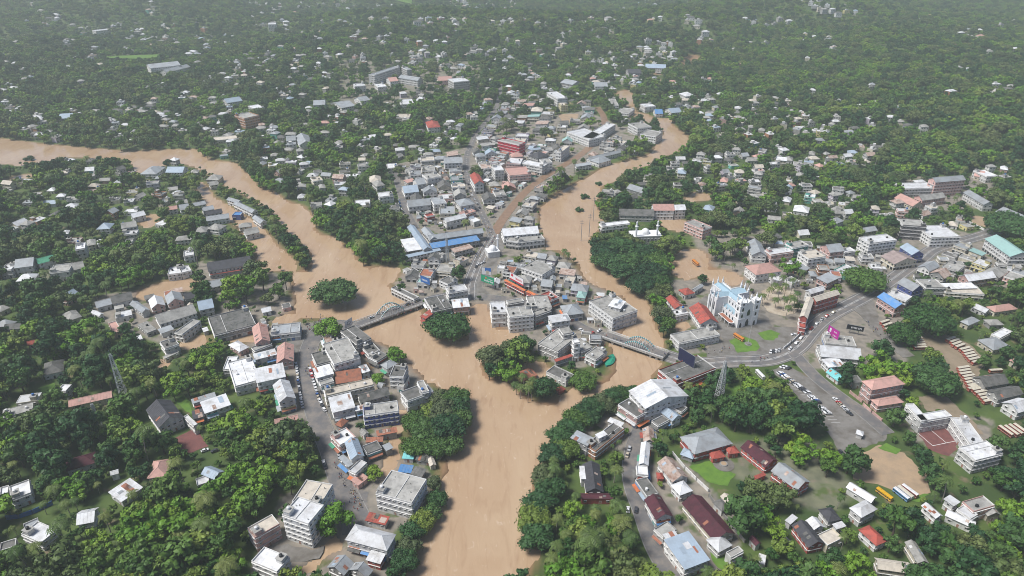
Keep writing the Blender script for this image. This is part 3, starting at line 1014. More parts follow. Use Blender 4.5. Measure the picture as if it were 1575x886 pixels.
        if kind == 'S' and ln > 4 and near and h > 4:
            for i in range(max(1, int(ln / 5))):
                if rr.random() < .35:
                    continue
                xa, xb = a0 + ln * i / max(1, int(ln / 5)) + .2, a0 + ln * (i + 1) / max(1, int(ln / 5)) - .2
                am = rr.choice(('s', 'b', 'o', 'rb', 'w', 'g', 'bl', 'cd', 'r'))
                e_ = rr.uniform(1.0, 2.2)
                b = MB()
                v = [tr((xa, offs - .02, 3.0)), tr((xb, offs - .02, 3.0)), tr((xb, offs - e_, 2.55)), tr((xa, offs - e_, 2.55))]
                v += [(p_[0], p_[1], p_[2] + .07) for p_ in v]
                b.faces(v, [(4, 5, 6, 7)[::-1], (0, 1, 5, 4), (1, 2, 6, 5), (2, 3, 7, 6), (3, 0, 4, 7)], am)
                b.build('awning', root)
                if rr.random() < .5:
                    b = MB()
                    q = [tr((xa + .3, offs - .22, 3.15)), tr((xb - .3, offs - .05, 4.1))]
                    b.box(*[min(q[0][i_], q[1][i_]) for i_ in range(3)], *[max(q[0][i_], q[1][i_]) for i_ in range(3)], rr.choice(('r', 'b', 'g', 'w', 'o', 'tq', 'wall_Y')))
                    b.build('shop_sign', root)
        for f_ in range(st):
            zf = f_ * fh
            if st > 1 and f_ < st - (0 if shape in 'fq' else 1):
                z_ = (f_ + 1) * fh - .35
                if f_ < st - 1 or shape in 'fq':
                    z_ = min(z_, h - .3)
                    v = [(a0 + (0 if si in (0, 2) else 0), offs - .35), (a1, offs)]
                    q = [tr((a0 + .02, offs - .38, z_)), tr((a1 - .02, offs, z_ + .16))]
                    lo3 = [min(q[0][i], q[1][i]) for i in range(3)]
                    hi3 = [max(q[0][i], q[1][i]) for i in range(3)]
                    led.box(*lo3, *hi3, 'trim')
            for i in range(n):
                xa = a0 + ln * (i + .5) / n
                if rr.random() < .12:
                    continue
                shop = f_ == 0 and kind in 'SM'
                ww, wh, wz = (min(2.6, pitch_ * .8), 2.3, .05) if shop else (rr.choice((1.1, 1.3, 1.5)), 1.25, zf + fh * .32)
                if f_ == 0 and not shop and i == n // 2:
                    ww, wh, wz = 1.1, 2.1, .05
                if wz + wh > h - .3:
                    wh = h - .3 - wz
                if wh < .4:
                    continue
                p = tr((xa, offs, wz))
                if near:
                    if shop:
                        put('shutter', door_mesh(rr.choice(('s', 'bl', 'dk', 'teal_paint', 'r', 'tank_blue'))), root, p, rz, (ww, 1, wh))
                    elif f_ == 0 and i == n // 2:
                        put('door', door_mesh('rb'), root, p, rz, (ww, 1, wh))
                    else:
                        put('window', window_mesh(sty), root, p, rz, (ww, 1, wh))
                else:
                    q = [tr((xa - ww / 2, offs - .03, wz)), tr((xa + ww / 2, offs - .03, wz)), tr((xa + ww / 2, offs - .03, wz + wh)), tr((xa - ww / 2, offs - .03, wz + wh))]
                    wj.faces(q, [(0, 1, 2, 3)], 'glass')
                    q = [tr((xa - ww / 2 - .1, offs - .3, wz + wh)), tr((xa + ww / 2 + .1, offs, wz + wh + .1))]
                    wj.box(*[min(q[0][i] , q[1][i]) for i in range(3)], *[max(q[0][i], q[1][i]) for i in range(3)], 'trim')
    if led.v:
        led.build('sunshade', root)
    if wj.v:
        tag(wj.build('windows', root), kind='stuff')
    OCC.append((ctr[0], ctr[1], ang, W, D))
    storey = ('', 'two-storey ', 'three-storey ', 'four-storey ', 'five-storey ', 'six-storey ')[min(st, 6) - 1]
    tag(root, None, cat)
    BUILT.append([root, ctr, f"{ROOFW[roof]} {SHAPEW[shape]}-roofed {storey}{WALLW[wall]} {cat}", label, cat])
    return root


def from_photo(line):
    s = line.split('|')
    t = int(s[0])
    c = [float(v) for v in s[1].split()]
    h = float(s[2])
    shape, roof, wall, kind = s[3].split()
    label = s[4].strip() if len(s) > 4 else None
    q = [vp(t, c[i], c[i + 1]) for i in (0, 2, 4)]
    zt = ground(*q[0], dz=h)[2] if q[0][1] < 240 else GZ
    pts = [unp(*p, zt + h) for p in q]
    ctr, ang, W, D = rect(*pts)
    W, D = min(W, 75), min(D, 60)
    building(ctr, ang, W, D, h, shape, roof, wall, kind, label, zb=zt)


# magnified view | two roof corners along one eave and the corner beyond the second | eave height | roof shape, roof, wall, kind | label
HAND = '''
8|960 862 1115 795 1020 695|7|v dk W H|white gable-fronted hall with a big charcoal roof beside a brick forecourt
8|1118 792 1180 850 1040 700|6|f w W H|narrow white parapet-roofed annex along the charcoal-roofed hall
8|1240 775 1400 720 1390 650|6|s w W S|white sheet-roofed shop right of the charcoal-roofed gabled hall
8|1165 715 1310 670 1300 645|5|s s W S
8|1170 810 1240 790 1225 745|4.5|s dk N S
8|258 545 385 515 375 445|4|h cd W H|grey hip-roofed bungalow on a clearing above the white lattice mast
8|415 735 680 675 650 640|4|u pk C K|long low salmon-roofed building at the foot of the white lattice mast
8|345 640 400 640 395 600|6|f w W H|small white cube house behind the long salmon-roofed building
8|20 800 200 750 180 710|3.5|f c N H
8|1000 385 1085 355 1080 305|7|f cd W H
8|1000 440 1085 400 1080 385|3|f c C X
8|410 215 497 185 470 140|4|h c C H
8|430 270 480 255 475 230|3|f cr C H
8|0 160 65 130 40 105|3.5|h c C H
8|690 290 738 275 700 215|4|f pk P H
8|165 362 215 350 205 330|3|u r W H
8|585 135 680 110 660 80|4|u s W W
8|680 112 808 82 790 42|4|u cd W K
8|600 185 632 170 605 135|3.5|v w W X
8|700 198 800 175 785 145|3.5|f w W H
8|860 165 910 145 875 75|4.5|v s W W|first of three gabled sheds beside the brown flooded field
8|915 140 1003 118 985 65|5|v w P W|white gabled shed, middle of three beside the flooded field
8|1015 115 1115 90 1095 40|5|v s P W|third gabled shed beside the flooded field, closest to the river
8|1120 85 1188 70 1180 35|4|u dk N W
8|965 235 1195 165 1165 110|6|u c W K|long grey gable-roofed building below the row of three sheds
8|1105 295 1215 215 1190 190|6|f c W K
8|975 290 1055 262 1045 235|4|s s W X
8|1205 150 1298 130 1285 80|6|u bl N W
8|890 285 948 262 915 205|3.5|f c N H
8|815 335 865 320 850 295|3|f w W X
8|1300 300 1550 235 1490 135|6|f cd N M|broad dark flat-roofed block standing in flood water west of the channel
8|1425 612 1575 570 1560 420|7|f w W O|bright white flat-roofed block left of the busy market street
8|1350 510 1415 505 1410 430|5|f w W O
8|1450 400 1510 370 1480 310|4|h w P H
12|400 255 580 200 550 140|4|h pu W H|dark purple-roofed house sunk in the grove at the lower left
12|668 280 720 265 712 240|4|u w W H|tiny white cabin above the long white sheet roof in the grove
12|735 440 868 350 830 272|4|s w W W|long white sheet roof running through the lower-left grove
12|890 298 1010 282 930 190|5|h pk C H|salmon hip roof at the end of the long white sheet roof
12|1215 270 1300 305 1385 262|5|u bl W H|blue-grey gabled house alone right of the salmon hip roof
12|1195 345 1270 320 1240 285|4|f w W H
12|70 430 190 385 165 310|6|f w W H|white flat-roofed villa above the blue tarpaulin fence
12|0 400 50 385 40 345|5|f w W H
12|250 690 350 610 295 510|5|f w W H|white terraced house just below the blue tarpaulin fence
12|160 640 250 600 215 545|4|f s N H
12|460 580 570 560 545 480|5|u w W H
12|0 740 95 710 75 670|4|f cd N H
13|165 520 325 575 400 455|15.5|f w W C|tall white hospital block with stacked balconies beside a flooded courtyard
13|225 440 390 470 440 330|13|f cr W C|cream-terraced rear wing of the tall hospital block
13|-20 800 135 865 220 780|9|f w W C|bright white flat-roofed wing below the tall hospital block
13|0 660 150 575 100 520|9|f cr P C|cream-roofed side wing left of the tall hospital block
13|732 388 950 448 1040 305|11|f c W A|white four-storey block on the bank with a flat grey roof
13|665 550 790 580 860 540|3.5|s r W X|red tin lean-to at the foot of the white riverside block
13|545 668 800 735 860 635|8|h w W S|large white hip-roofed building by the flooded junction
13|670 790 760 815 790 755|5|s w R X
13|435 835 540 885 585 800|5|v s N W|ribbed grey gable shed at the bottom edge, left of two
13|570 850 680 900 715 850|5|v s N W|ribbed grey gable shed at the bottom edge, right of two
13|515 98 612 48 575 -20|7|f w P S
13|580 185 665 160 640 50|8|v bl W S|blue-grey gabled shop with white front on the left main street
13|610 270 680 205 660 165|6|f w W S
13|565 228 598 208 545 150|6|s s N S
13|680 150 770 115 740 70|5|f cd N S
13|670 78 775 73 765 45|5|s rb N X
13|740 40 865 15 855 -15|4|s rb N X
13|795 130 840 110 825 75|4|s s N X
13|625 340 690 290 670 240|3.5|s pk P X
13|890 175 960 180 970 140|3|s tq W X
13|865 255 945 265 955 220|3|s b N T|bright blue tarpaulin behind the white riverside block
13|970 185 1070 200 1080 150|3|s cd N X
13|1060 140 1125 160 1145 125|3|h cr C X
13|940 270 1010 290 1030 240|3|s cd N X
13|1060 225 1100 215 1085 170|3|v cr C X
9|0 355 95 335 95 230|7|v pk P M|salmon-roofed gabled market hall beside the busy market square
9|95 300 272 280 262 225|6|f s W S|white arcaded building with a row of dark openings on the market square
9|0 395 105 355 100 330|5|f c N S
9|0 450 135 415 130 380|6|s w W S
9|130 470 235 455 240 355|6|v pk P M|salmon tile-roofed court building on the market square's edge
9|10 590 188 550 180 470|9|s w W S|big cream-white shed roof left of the market street
9|145 710 250 680 240 565|9|v w W S|white gabled hall with a turquoise panel beside the market street
9|145 722 250 692 250 684|5|s tq W X|turquoise canopy below the white gabled hall
9|120 840 265 810 250 780|4|u pk P H
9|375 480 470 455 450 385|8|f cd N S
9|480 478 638 432 545 318|11|f c W A|long white three-storey block between market street and river
9|375 560 480 530 460 475|8|s w W S|square white sheet roof in front of the long white block
9|400 605 480 580 475 555|6|f c W S
9|490 595 650 570 630 505|5|s rb N S
9|650 530 700 515 680 475|5|s w W X
9|430 670 720 600 705 560|9|f cr C A|long cream flat-roofed block, second row below the long white block
9|470 770 610 735 590 650|8|s w W S|white sheet-roofed shop between the cream block and the blue building
9|640 710 820 660 795 610|6|u cd N W|mossy dark gabled warehouse beside the flooded back lane
9|610 760 710 735 695 710|6|s w W S
9|660 790 870 760 850 700|9|f c B O|deep blue building with rows of white-framed windows
9|618 355 705 318 612 238|9|f cd N O|dark flat-roofed riverside block at the arch bridge's near end
9|690 420 760 395 720 340|5|f cd N S
9|740 460 805 420 760 385|5|f cd N S
9|800 505 865 470 830 440|6|h s W S
9|815 550 900 555 960 490|9|f cd W O|dark-roofed angular riverside building with white rounded front
9|860 610 900 615 1000 560|4|f c W S
9|925 700 1048 655 1005 600|8|f cd W A|dark-roofed white building at the edge of the riverside grove
9|1015 650 1055 640 1040 570|10|f c W A
9|1065 670 1100 655 1075 590|5|s s N X
9|1075 155 1195 130 1165 50|7|f cd N S|dark flat-roofed block at the far end of the first arch bridge
9|1035 200 1098 155 1080 130|5|s r R S|small red building under the far end of the first bridge
9|1200 135 1303 125 1298 78|7|s w P S|white sheet-roofed pink building above the big riverside tree
9|965 85 995 70 880 -10|5|f cd N S
9|1175 45 1290 25 1280 -10|9|f w W S
16|130 335 308 325 280 190|11|f w W O|white and dark blue modern block beside a flooded lane
16|345 385 640 355 600 240|12|f c W A|long white block with four banded balconies facing the flood
16|655 370 850 300 820 250|9|f c N S
16|330 225 520 190 500 150|9|f c N S
16|600 290 860 270 560 130|8|f c N S
16|850 450 1090 415 990 345|9|s w W S|white blank-walled block beside the second bridge approach
16|690 700 930 800 985 545|8|f c N A|wide stained concrete roof on the point above the river
16|1130 700 1200 690 1190 640|14|f w W O
16|1000 590 1110 570 1070 490|12|f c N O
16|1220 800 1350 745 1200 640|7|f c N S
10|520 450 590 400 540 360|6|f c W S
10|340 580 390 540 290 470|4|f cd W X
10|280 460 385 425 380 410|5|s r N X
10|90 570 170 540 150 490|1.8|s rb O T|rust-red roof half drowned beside the riverside palms
10|300 645 340 625 320 600|2|h r R X|tiny red hut standing in the flood beside palms
10|480 95 625 200 715 110|10|f c W A|white flat-roofed block on the corner where the river bends
10|595 120 670 140 710 100|13|s w W X|white canopy over the corner block's roof
10|340 180 450 165 420 105|6|h s N S
10|250 90 300 70 290 15|7|f r R S|red stair-shaped shop front beside the orange awning
10|320 80 350 80 345 60|3|s b N T
16|540 70 830 205 850 185|5|s o R S|long orange-red awning lining the street to the second bridge
17|905 720 1150 850 1170 835|5|s o R S|orange awning curving past the green billboard
19|870 655 1050 795 1340 560|8.5|f cd R S|dark open-topped red and white building at the second bridge's end
10|718 635 820 745 1005 590|12|u w W M|big pale metal-roofed hall on the bank below the second bridge
10|655 722 770 800 825 750|8|f cd P S|pink-walled annex in front of the big pale metal-roofed hall
19|1080 385 1490 300 1470 200|6|f c W K|white building with a slatted skylight roof near the church
18|230 500 370 700 600 690|6|u r W K|long red-roofed building left of the white church
18|60 515 180 500 60 370|5|v r W K|short red-roofed wing left of the long red roof
18|80 600 230 570 225 500|5|f w W K
18|190 350 310 320 280 240|4|h r W H
18|310 300 415 235 390 200|4|u s W X
6|1420 745 1490 800 1600 740|8|h pk W H|pink hip-roofed white house behind the church
6|1465 680 1560 685 1525 605|7|v s W H
18|1300 190 1410 160 1340 90|4|f w W X
18|1480 215 1580 185 1500 115|4|f w W X
14|455 95 520 135 680 -10|6|f cd O O|dark-decked building with a brick pillar front above the river
14|365 50 470 100 510 55|8|s s N X
14|515 30 540 55 580 20|9|s w W X
10|590 820 675 855 690 830|5|s w N X
14|460 380 570 380 545 210|5|v dk D H|black-roofed house beside the riverside palms
14|430 420 625 420 620 385|4|u pu R X
14|430 300 462 300 455 225|5.5|s w W X
14|810 75 880 80 920 0|5|v ru N S
14|780 210 840 220 870 90|6|v w W S|long white roof lining the riverside street's bend
14|772 275 838 280 838 225|5|f w W S
14|830 410 900 390 830 290|4.5|f cd N S
14|885 548 990 525 925 400|6|v pu W S|maroon gabled shop halfway along the riverside street
14|930 660 1010 610 965 550|6|f c N S
14|1060 850 1215 790 1090 620|7|s bl W W|large pale blue sheet-roofed warehouse at the bottom edge
14|985 725 1060 700 1045 600|7|s w W W
10|985 820 1045 790 990 715|6|v bl W S
10|1040 770 1075 740 1060 670|5|f cd N S
10|900 850 965 815 935 780|5|f cd N S
14|985 320 1085 290 995 170|5|v ru W H|rust-streaked gabled roof above the long maroon roof
14|1030 400 1110 370 1070 300|5|h w W H|white hip roof joining the rust-streaked gable
14|895 300 935 300 925 260|3|h r R X
14|1120 150 1352 85 1230 -10|6|h s R K|grey hip-roofed hall with a vivid red front and lawn
14|1230 180 1310 165 1280 120|3.5|h r R T|red pyramid canopy in front of the grey hip-roofed hall
14|1330 150 1395 140 1370 95|3.5|h r R T|red pyramid canopy at the corner of the grey hip-roofed hall
14|1030 150 1110 180 1090 120|3|h bl N T
14|1040 445 1240 680 1420 690|5|u pu C K|very long dark maroon roof running down towards the bottom edge
14|1265 745 1350 700 1300 610|5|h w W H|white hip-roofed house at the foot of the long maroon roof
14|1340 780 1415 740 1400 700|5|f c W H
14|1285 495 1335 470 1290 410|4|h cd W H
14|1330 470 1378 455 1330 385|4|v cr W X
14|1490 705 1525 690 1500 635|4|v pu W X
14|1500 805 1545 820 1530 755|3|f w W X
14|1385 860 1445 830 1430 790|3.5|u cd W X
14|1495 300 1555 275 1545 255|3|s r R X
15|10 230 90 190 20 30|5|v pu R K|dark maroon roof above the grey-roofed red school range
15|40 250 200 370 300 330|6|u s R K|long grey-roofed red-walled school range
15|165 580 270 715 370 690|5|u dk R H|long charcoal roof with a red side wall near the bottom
15|125 550 160 575 215 545|4|s w W X
15|250 550 300 610 370 590|5|u w W H
15|390 560 470 545 400 470|5|h dk W H
15|385 705 478 660 420 595|4.5|f cr C H|plain beige flat roof beside the charcoal roof
15|440 605 500 585 470 555|4|s w W X
15|495 350 650 445 715 430|4|u w W K|long narrow white roof below the sand field
15|515 475 590 535 700 490|7|h w W H|white two-storey villa with a pyramid roof below the sand field
15|570 605 680 705 738 665|5|h r W H|bright red hip-roofed house near the bottom right
15|850 680 930 810 985 785|5|u c C H
15|690 845 900 875 850 800|5|u cr C H
15|950 460 1040 540 1070 510|5|u w W H
15|1095 520 1270 600 1290 560|4|u w W H
15|1085 420 1150 465 1180 435|6|s w W X
15|1165 485 1250 545 1285 515|6|f w W H
15|1200 440 1270 500 1350 425|7|f c P H|pink-walled flat-roofed house in the lower right grove
15|1355 525 1440 520 1510 440|4|v c C H
15|555 25 600 40 610 15|3|h w W T|small white canopy alone on the lower car park
21|325 375 408 395 492 205|11|v cr R O|red-walled pale-roofed wing at the bend of the main road
21|495 225 740 150 690 105|11|u cr R O|long red-walled building with tall white piers facing the road
21|440 150 590 105 560 60|8|u w W O
21|325 480 385 490 405 400|6|f r R O|stepped red porch at the end of the red-walled wing
21|1105 175 1290 295 1360 240|8|u b P S|pink building under a bright blue roof by the bus stand
21|590 650 900 682 1110 610|4|f c W S|low grey deck-roofed building behind the magenta billboard
11|345 428 595 450 560 375|6|u w W W|broad pale grey roof below the magenta billboard
11|390 495 495 485 480 435|5|s w W W
11|450 580 505 565 440 505|3|v tq W X|small turquoise-striped shelter among trees by the parking road
11|655 632 858 595 800 538|11|h pk P K|salmon three-storey school with a hip roof and roof opening
11|690 730 850 705 830 660|5|h pk P K|low salmon-roofed front wing of the three-storey school
11|545 590 600 588 590 545|4|f cd N X
99|1393 622 1416 648 1425 644|8|f w W K|first leg of the white angular building round the red court
99|1417 649 1464 641 1462 630|8|f w W K|middle leg of the white angular building round the red court
99|1463 643 1492 684 1510 677|8|f w W K|long last leg of the white angular building round the red court
15|1180 110 1280 190 1370 90|9|f w W K|white block closing the angular building near the grove
11|1340 615 1490 590 1430 525|5|u cd N W|dark workshop roof beside the largest row of buses
11|1420 690 1575 655 1510 600|6|u cd N W
11|1540 770 1640 740 1560 670|6|u w W W
11|1240 240 1310 210 1280 175|4|h s C H
11|1390 390 1500 370 1440 300|4|h s C H
11|1430 320 1505 280 1480 240|5|f w W H
11|1400 160 1540 140 1490 105|4|h pk C H
11|1340 165 1375 150 1310 100|3.5|v w W X
11|1540 480 1600 460 1570 420|4|h pk C H
11|740 50 860 95 900 70|5|f w W S
11|1100 40 1335 55 1250 0|5|f cr C S
7|805 850 900 900 950 870|8|u s B S|grey gabled shop with a dark blue wall beside the main road
7|920 830 980 880 1065 850|8|f c N S
7|640 612 805 590 760 550|12|f w W A|white four-storey hotel block with rows of windows
7|840 500 985 510 925 465|13|f c D O|dark glass-fronted block behind the white hotel
7|1015 575 1190 570 1080 500|9|f w W O
7|1335 580 1490 690 1585 665|10|u tg W M|large pale teal-roofed hall at the right edge
7|845 280 1040 275 1030 240|9|f w W K|white flat-roofed school block on the right hillside
7|1040 240 1225 225 1215 200|16|u s P K|tallest school block with a grey and red roof on the right
7|960 350 1105 330 1095 300|7|u c P K
7|1205 300 1330 375 1360 355|7|u s W K
7|900 385 970 375 880 320|4|v pk C K
7|1400 415 1550 480 1590 450|6|u s W W
7|1350 205 1415 200 1395 160|7|f w W H
7|1270 200 1330 210 1340 180|4|u pk C H
7|45 680 180 660 150 630|8|f w P S
7|175 640 270 620 240 590|10|f c G A|green-walled four-storey block behind the church
7|270 705 375 690 330 645|9|f cr W A
7|400 665 490 655 440 610|7|u s P S
7|490 665 555 655 535 630|6|f w W S
7|705 685 790 735 890 690|6|u br C M|brown-roofed market hall below the white hotel
7|820 630 895 680 945 655|8|u bl B S
7|600 545 690 530 660 505|6|u s C H
7|385 470 440 490 470 465|5|h s W H
7|175 410 270 425 300 395|4|h w W H
7|395 400 440 415 475 395|4|h c C H
7|1240 840 1410 815 1370 775|7|u w P H
7|1085 885 1295 880 1230 850|6|s w W S
7|1200 810 1270 830 1300 800|6|h br P H
17|900 185 1335 150 1310 70|9|u w W M|long white-roofed hall on the right branch's bank
17|1080 262 1400 225 1390 150|7|f c W S
17|930 240 1080 262 1060 215|7|f c N S
17|1120 570 1370 660 1300 480|7|f c W S
6|665 440 875 445 865 410|6|u cd N W|long dark roof beside the mosque with twin minarets
6|560 510 730 490 720 470|6|f w W S|white round-ended building at the water's edge near the minarets
6|870 410 1000 410 995 378|9|u pk W K
6|1000 408 1070 405 1065 378|9|u w W K
6|1170 530 1225 510 1180 440|9|f c P K
6|705 275 800 305 850 290|4|u s N W|grey sheet roof alone in the grove across the right branch
6|390 130 405 145 470 110|5|s s W S
6|460 95 485 105 605 30|5|v s W W
6|485 105 540 125 595 95|5|h s W W
22|1215 660 1285 670 1440 600|11|f cr W A|white block with a pinkish roof beside the flooded street
22|515 520 775 580 830 545|14|f c X S|crimson-fronted building with a big white screen panel
6|0 200 130 190 155 140|9|f pk P S
22|620 800 790 810 790 740|10|f w P S
22|800 800 1055 850 1060 800|9|f w W S
22|880 700 1005 740 1020 660|9|h dk N S
22|1065 800 1180 790 1170 740|10|f c W S
2|345 800 480 850 510 800|9|f w W K|left wing of the white V-shaped building upstream
2|490 850 650 750 630 720|9|f w W K|right wing of the white V-shaped building upstream
2|290 600 350 595 345 550|14|f w W A
2|312 640 352 638 350 622|10|f cr Y A
2|720 445 800 445 800 420|9|u dk N W
2|820 410 945 415 940 395|7|u bl W W
2|515 525 595 525 590 500|7|u s W W
2|305 500 380 515 390 490|7|u s N W
2|1065 585 1125 580 1110 560|7|h w W H
2|882 690 930 690 925 668|5|u b W X
2|980 685 1045 680 1035 655|5|u bl W W
2|640 680 720 690 690 655|6|f c W S
2|620 640 660 640 645 600|6|f c W S
2|820 650 885 645 880 625|8|f w W H
2|775 780 860 770 850 735|10|f c W A
2|790 815 885 830 885 795|9|f c W A
5|920 510 1020 650 1070 640|7|u bl N M|long grey-blue market roof nearest the river grove
5|1060 590 1388 545 1370 520|8|u s N M|longest grey market roof behind the blue-roofed market
5|1005 525 1060 590 1110 580|8|u s N M
5|1075 640 1365 590 1350 562|6|s b N M|market shed with the long bright blue roof
5|1210 665 1325 635 1300 615|6|s ru N M
5|915 698 1130 650 1120 635|5|s bl W S
5|920 660 1040 640 980 580|5|s w N M
5|1245 385 1335 370 1310 335|8|h s W S
5|1160 480 1285 450 1270 430|8|u w W S
5|1040 450 1090 440 1085 425|5|f r R S
5|930 390 1070 375 1060 340|7|u s W S
5|1085 375 1162 365 1150 325|9|f s W S
5|905 305 995 295 965 255|7|u bl W S
5|985 255 1040 245 1025 215|7|u s W S
5|1045 220 1130 205 1115 175|8|f c W S
5|1145 125 1260 120 1255 90|9|u s W S
5|1330 250 1390 245 1365 190|11|v r W S|red-roofed narrow block beside the north street
5|1455 170 1510 165 1505 135|12|f w W A
5|755 330 840 320 820 295|7|f w W H
5|537 392 592 388 585 370|4|u r W H
5|605 385 695 380 690 345|5|f w C H
5|695 240 765 235 760 200|5|h cr C H
5|735 265 790 255 780 225|6|h c W H
5|805 155 868 150 850 125|6|f w W H
5|112 245 185 240 170 218|4|h s C H
5|355 235 412 225 408 200|5|f cr C H
5|250 270 310 265 290 250|4|h c W H
5|390 275 430 270 425 250|4|h c W H
5|480 260 550 255 545 235|4|f w W H
4|1260 780 1525 735 1515 685|7|u dk W K|long charcoal-roofed hall with white gables beside the channel
4|1275 800 1535 760 1528 742|4|s r N K|red verandah roof along the long charcoal-roofed hall
4|1275 880 1380 855 1365 820|5|u s W H
4|1015 800 1095 790 1085 750|5|f w W H
4|1100 790 1160 775 1150 740|5|f w W H
4|230 735 345 705 335 680|6|u g W H|white house under a plain green gable roof on the left
4|85 760 200 745 170 700|7|u s W H
4|0 775 68 770 55 735|7|f w W H
4|95 840 205 830 190 795|5|h w W H
4|300 790 420 775 400 735|8|f c W H
4|430 775 515 755 490 725|6|u c W H
4|455 650 515 640 505 605|10|f w W H|slim tall white house above the green gable roof
4|525 625 580 615 560 585|5|h c C H
4|590 615 640 605 620 585|5|h w W H
4|375 555 415 550 405 530|4|h w W H
4|580 525 665 520 640 490|5|h bl W H
4|735 520 830 505 820 480|10|u c W H
4|735 560 830 550 825 530|7|f w W H
4|755 610 800 605 795 585|7|f c W H
4|805 455 885 435 875 415|5|u w W H
4|390 400 470 390 440 372|5|h w W H
4|845 190 945 190 945 145|5|h s W H
4|1000 180 1105 180 1100 150|5|u bl W H
4|1245 225 1325 225 1305 198|5|h c C H
4|1270 260 1325 250 1310 235|5|u c C H
4|1370 345 1440 365 1445 345|5|u s W S
4|1410 370 1525 425 1560 410|5|u s W S
4|1525 455 1575 490 1600 465|5|u s W S
4|1405 440 1455 440 1455 420|4|f b B S
4|1175 385 1250 370 1240 355|5|u s W H
4|1090 410 1150 400 1140 375|5|u s W H
4|1230 415 1300 400 1280 385|5|u s W H
4|1250 440 1350 420 1330 405|5|u dk W H
4|1250 475 1390 455 1370 435|5|u s W H
4|995 410 1075 400 1065 385|5|u pk W H
4|1180 545 1250 540 1220 510|5|h c W H
4|1250 520 1325 530 1300 490|5|h c W H
4|1060 595 1165 585 1130 565|5|h c W H
4|1115 690 1175 680 1150 650|6|f w W H
4|1445 515 1525 505 1510 485|5|h c C H
4|1490 560 1575 540 1550 515|5|u c W H
0|910 415 1095 395 1085 372|12|u s W K|long two-storey white school with a grey roof by a far field
0|1010 440 1155 405 1150 392|7|u s W K
0|580 190 670 180 668 172|10|f w W A
0|1375 625 1470 610 1450 590|7|u bl W W
0|1480 720 1570 700 1560 670|14|f c O A|unfinished brown concrete block above the river bend
0|1290 855 1450 840 1440 820|4|f cr C W
0|352 720 440 715 435 692|7|u bl W W
1|718 460 885 405 870 395|16|f s W K|long white college block seen across the far treetops
1|922 425 950 422 948 402|16|f s N K
1|985 490 1020 480 985 440|10|v s W K
1|1205 500 1300 490 1270 470|14|f w N W|big grey box-like hall with a white roof far off
1|1120 490 1200 485 1190 465|8|u pk P W
1|605 525 670 520 660 505|10|f w W A
1|745 530 800 525 795 505|8|f w W A
1|525 655 610 640 600 600|6|u s W W
1|645 615 700 605 695 580|6|u s W W
1|885 635 965 630 955 600|6|f w W W
1|855 715 935 715 930 692|6|f cr C W
1|1048 775 1125 770 1100 735|7|h r W H|orange-red hip roof far behind the crimson-fronted building
1|352 638 425 635 420 608|6|u s W W
1|0 665 60 655 40 630|9|f w W A
1|190 855 250 850 240 830|6|u s W W
1|270 880 355 870 300 822|6|v s W W
1|80 150 128 148 125 137|16|f w W A
1|818 495 870 490 865 470|8|u pk W K
'''
for ln in HAND.strip().split('\n'):
    from_photo(ln)
# ---------------------------------------------------------------- the rest of the town and the scattered houses
occ_r = np.zeros((NY, NX), np.uint8)


def mark(x, y, ang, W, D, margin=1.0, arr=None):
    c, s = math.cos(ang), math.sin(ang)
    w, d = W / 2 + margin, D / 2 + margin
    fill(occ_r if arr is None else arr, [(x + a * c - b_ * s, y + a * s + b_ * c) for a, b_ in ((-w, -d), (w, -d), (w, d), (-w, d))], 1)


show_r = (open_r | (water_r > .5)).astype(np.uint8)                 # ground and roofs the photo shows uncovered
for o_ in OCC:
    mark(*o_)
    mark(*o_, 0, show_r)
N_HAND = len(OCC)
rf = random.Random(11)


def clear(x, y, ang, W, D, road=True):
    c, s = math.cos(ang), math.sin(ang)
    g = np.array([(a * W / 2, b_ * D / 2) for a in (-1, -.5, 0, .5, 1) for b_ in (-1, -.5, 0, .5, 1)])
    xs, ys = x + g[:, 0] * c - g[:, 1] * s, y + g[:, 0] * s + g[:, 1] * c
    if samp(occ_r, xs, ys).any() or (samp(water_r, xs, ys) > .5).any():
        return False
    return not (road and samp(open_r, xs, ys).any())


SH = ['f'] * 9 + ['u'] * 3 + ['s'] * 3 + ['h'] * 2
RF = ['c'] * 8 + ['w'] * 5 + ['s'] * 6 + ['cd'] * 5 + ['cr'] * 2 + ['ru'] * 2 + ['bl', 'pk', 'rb', 'tg']
WL = ['W'] * 8 + ['C'] * 4 + ['N'] * 5 + ['P', 'V', 'Y', 'G', 'O']


def town(poly, d0, d1, cell, hmin, hmax, keep=.85, kind='S'):
    """rows of shop houses inside a photo outline, lined up with the street d0-d1"""
    P = np.array(wpoly(poly))
    a, b_ = np.array(unp(*d0)), np.array(unp(*d1))
    ang = math.atan2(*(b_ - a)[::-1])
    c, s = math.cos(ang), math.sin(ang)
    loc = np.stack([P[:, 0] * c + P[:, 1] * s, -P[:, 0] * s + P[:, 1] * c], 1)
    m = np.zeros((NY, NX), np.uint8)
    fill(m, P, 1)
    v = loc[:, 1].min()
    while v < loc[:, 1].max():
        dp = cell * rf.uniform(.8, 1.15)
        u = loc[:, 0].min() + rf.uniform(0, cell)
        while u < loc[:, 0].max():
            w = cell * rf.uniform(.6, 1.25)
            x, y = (u + w / 2) * c - (v + dp / 2) * s, (u + w / 2) * s + (v + dp / 2) * c
            aa = ang + rf.uniform(-.06, .06)
            W, D = w - rf.uniform(.2, .9), dp - rf.uniform(.3, 1.4)
            if samp(m, x, y) and rf.random() < keep and clear(x, y, aa, W, D):
                building((x, y), aa, W, D, rf.uniform(hmin, hmax), rf.choice(SH), rf.choice(RF), rf.choice(WL), kind)
                mark(x, y, aa, W, D, .1)
            u += w
        v += dp


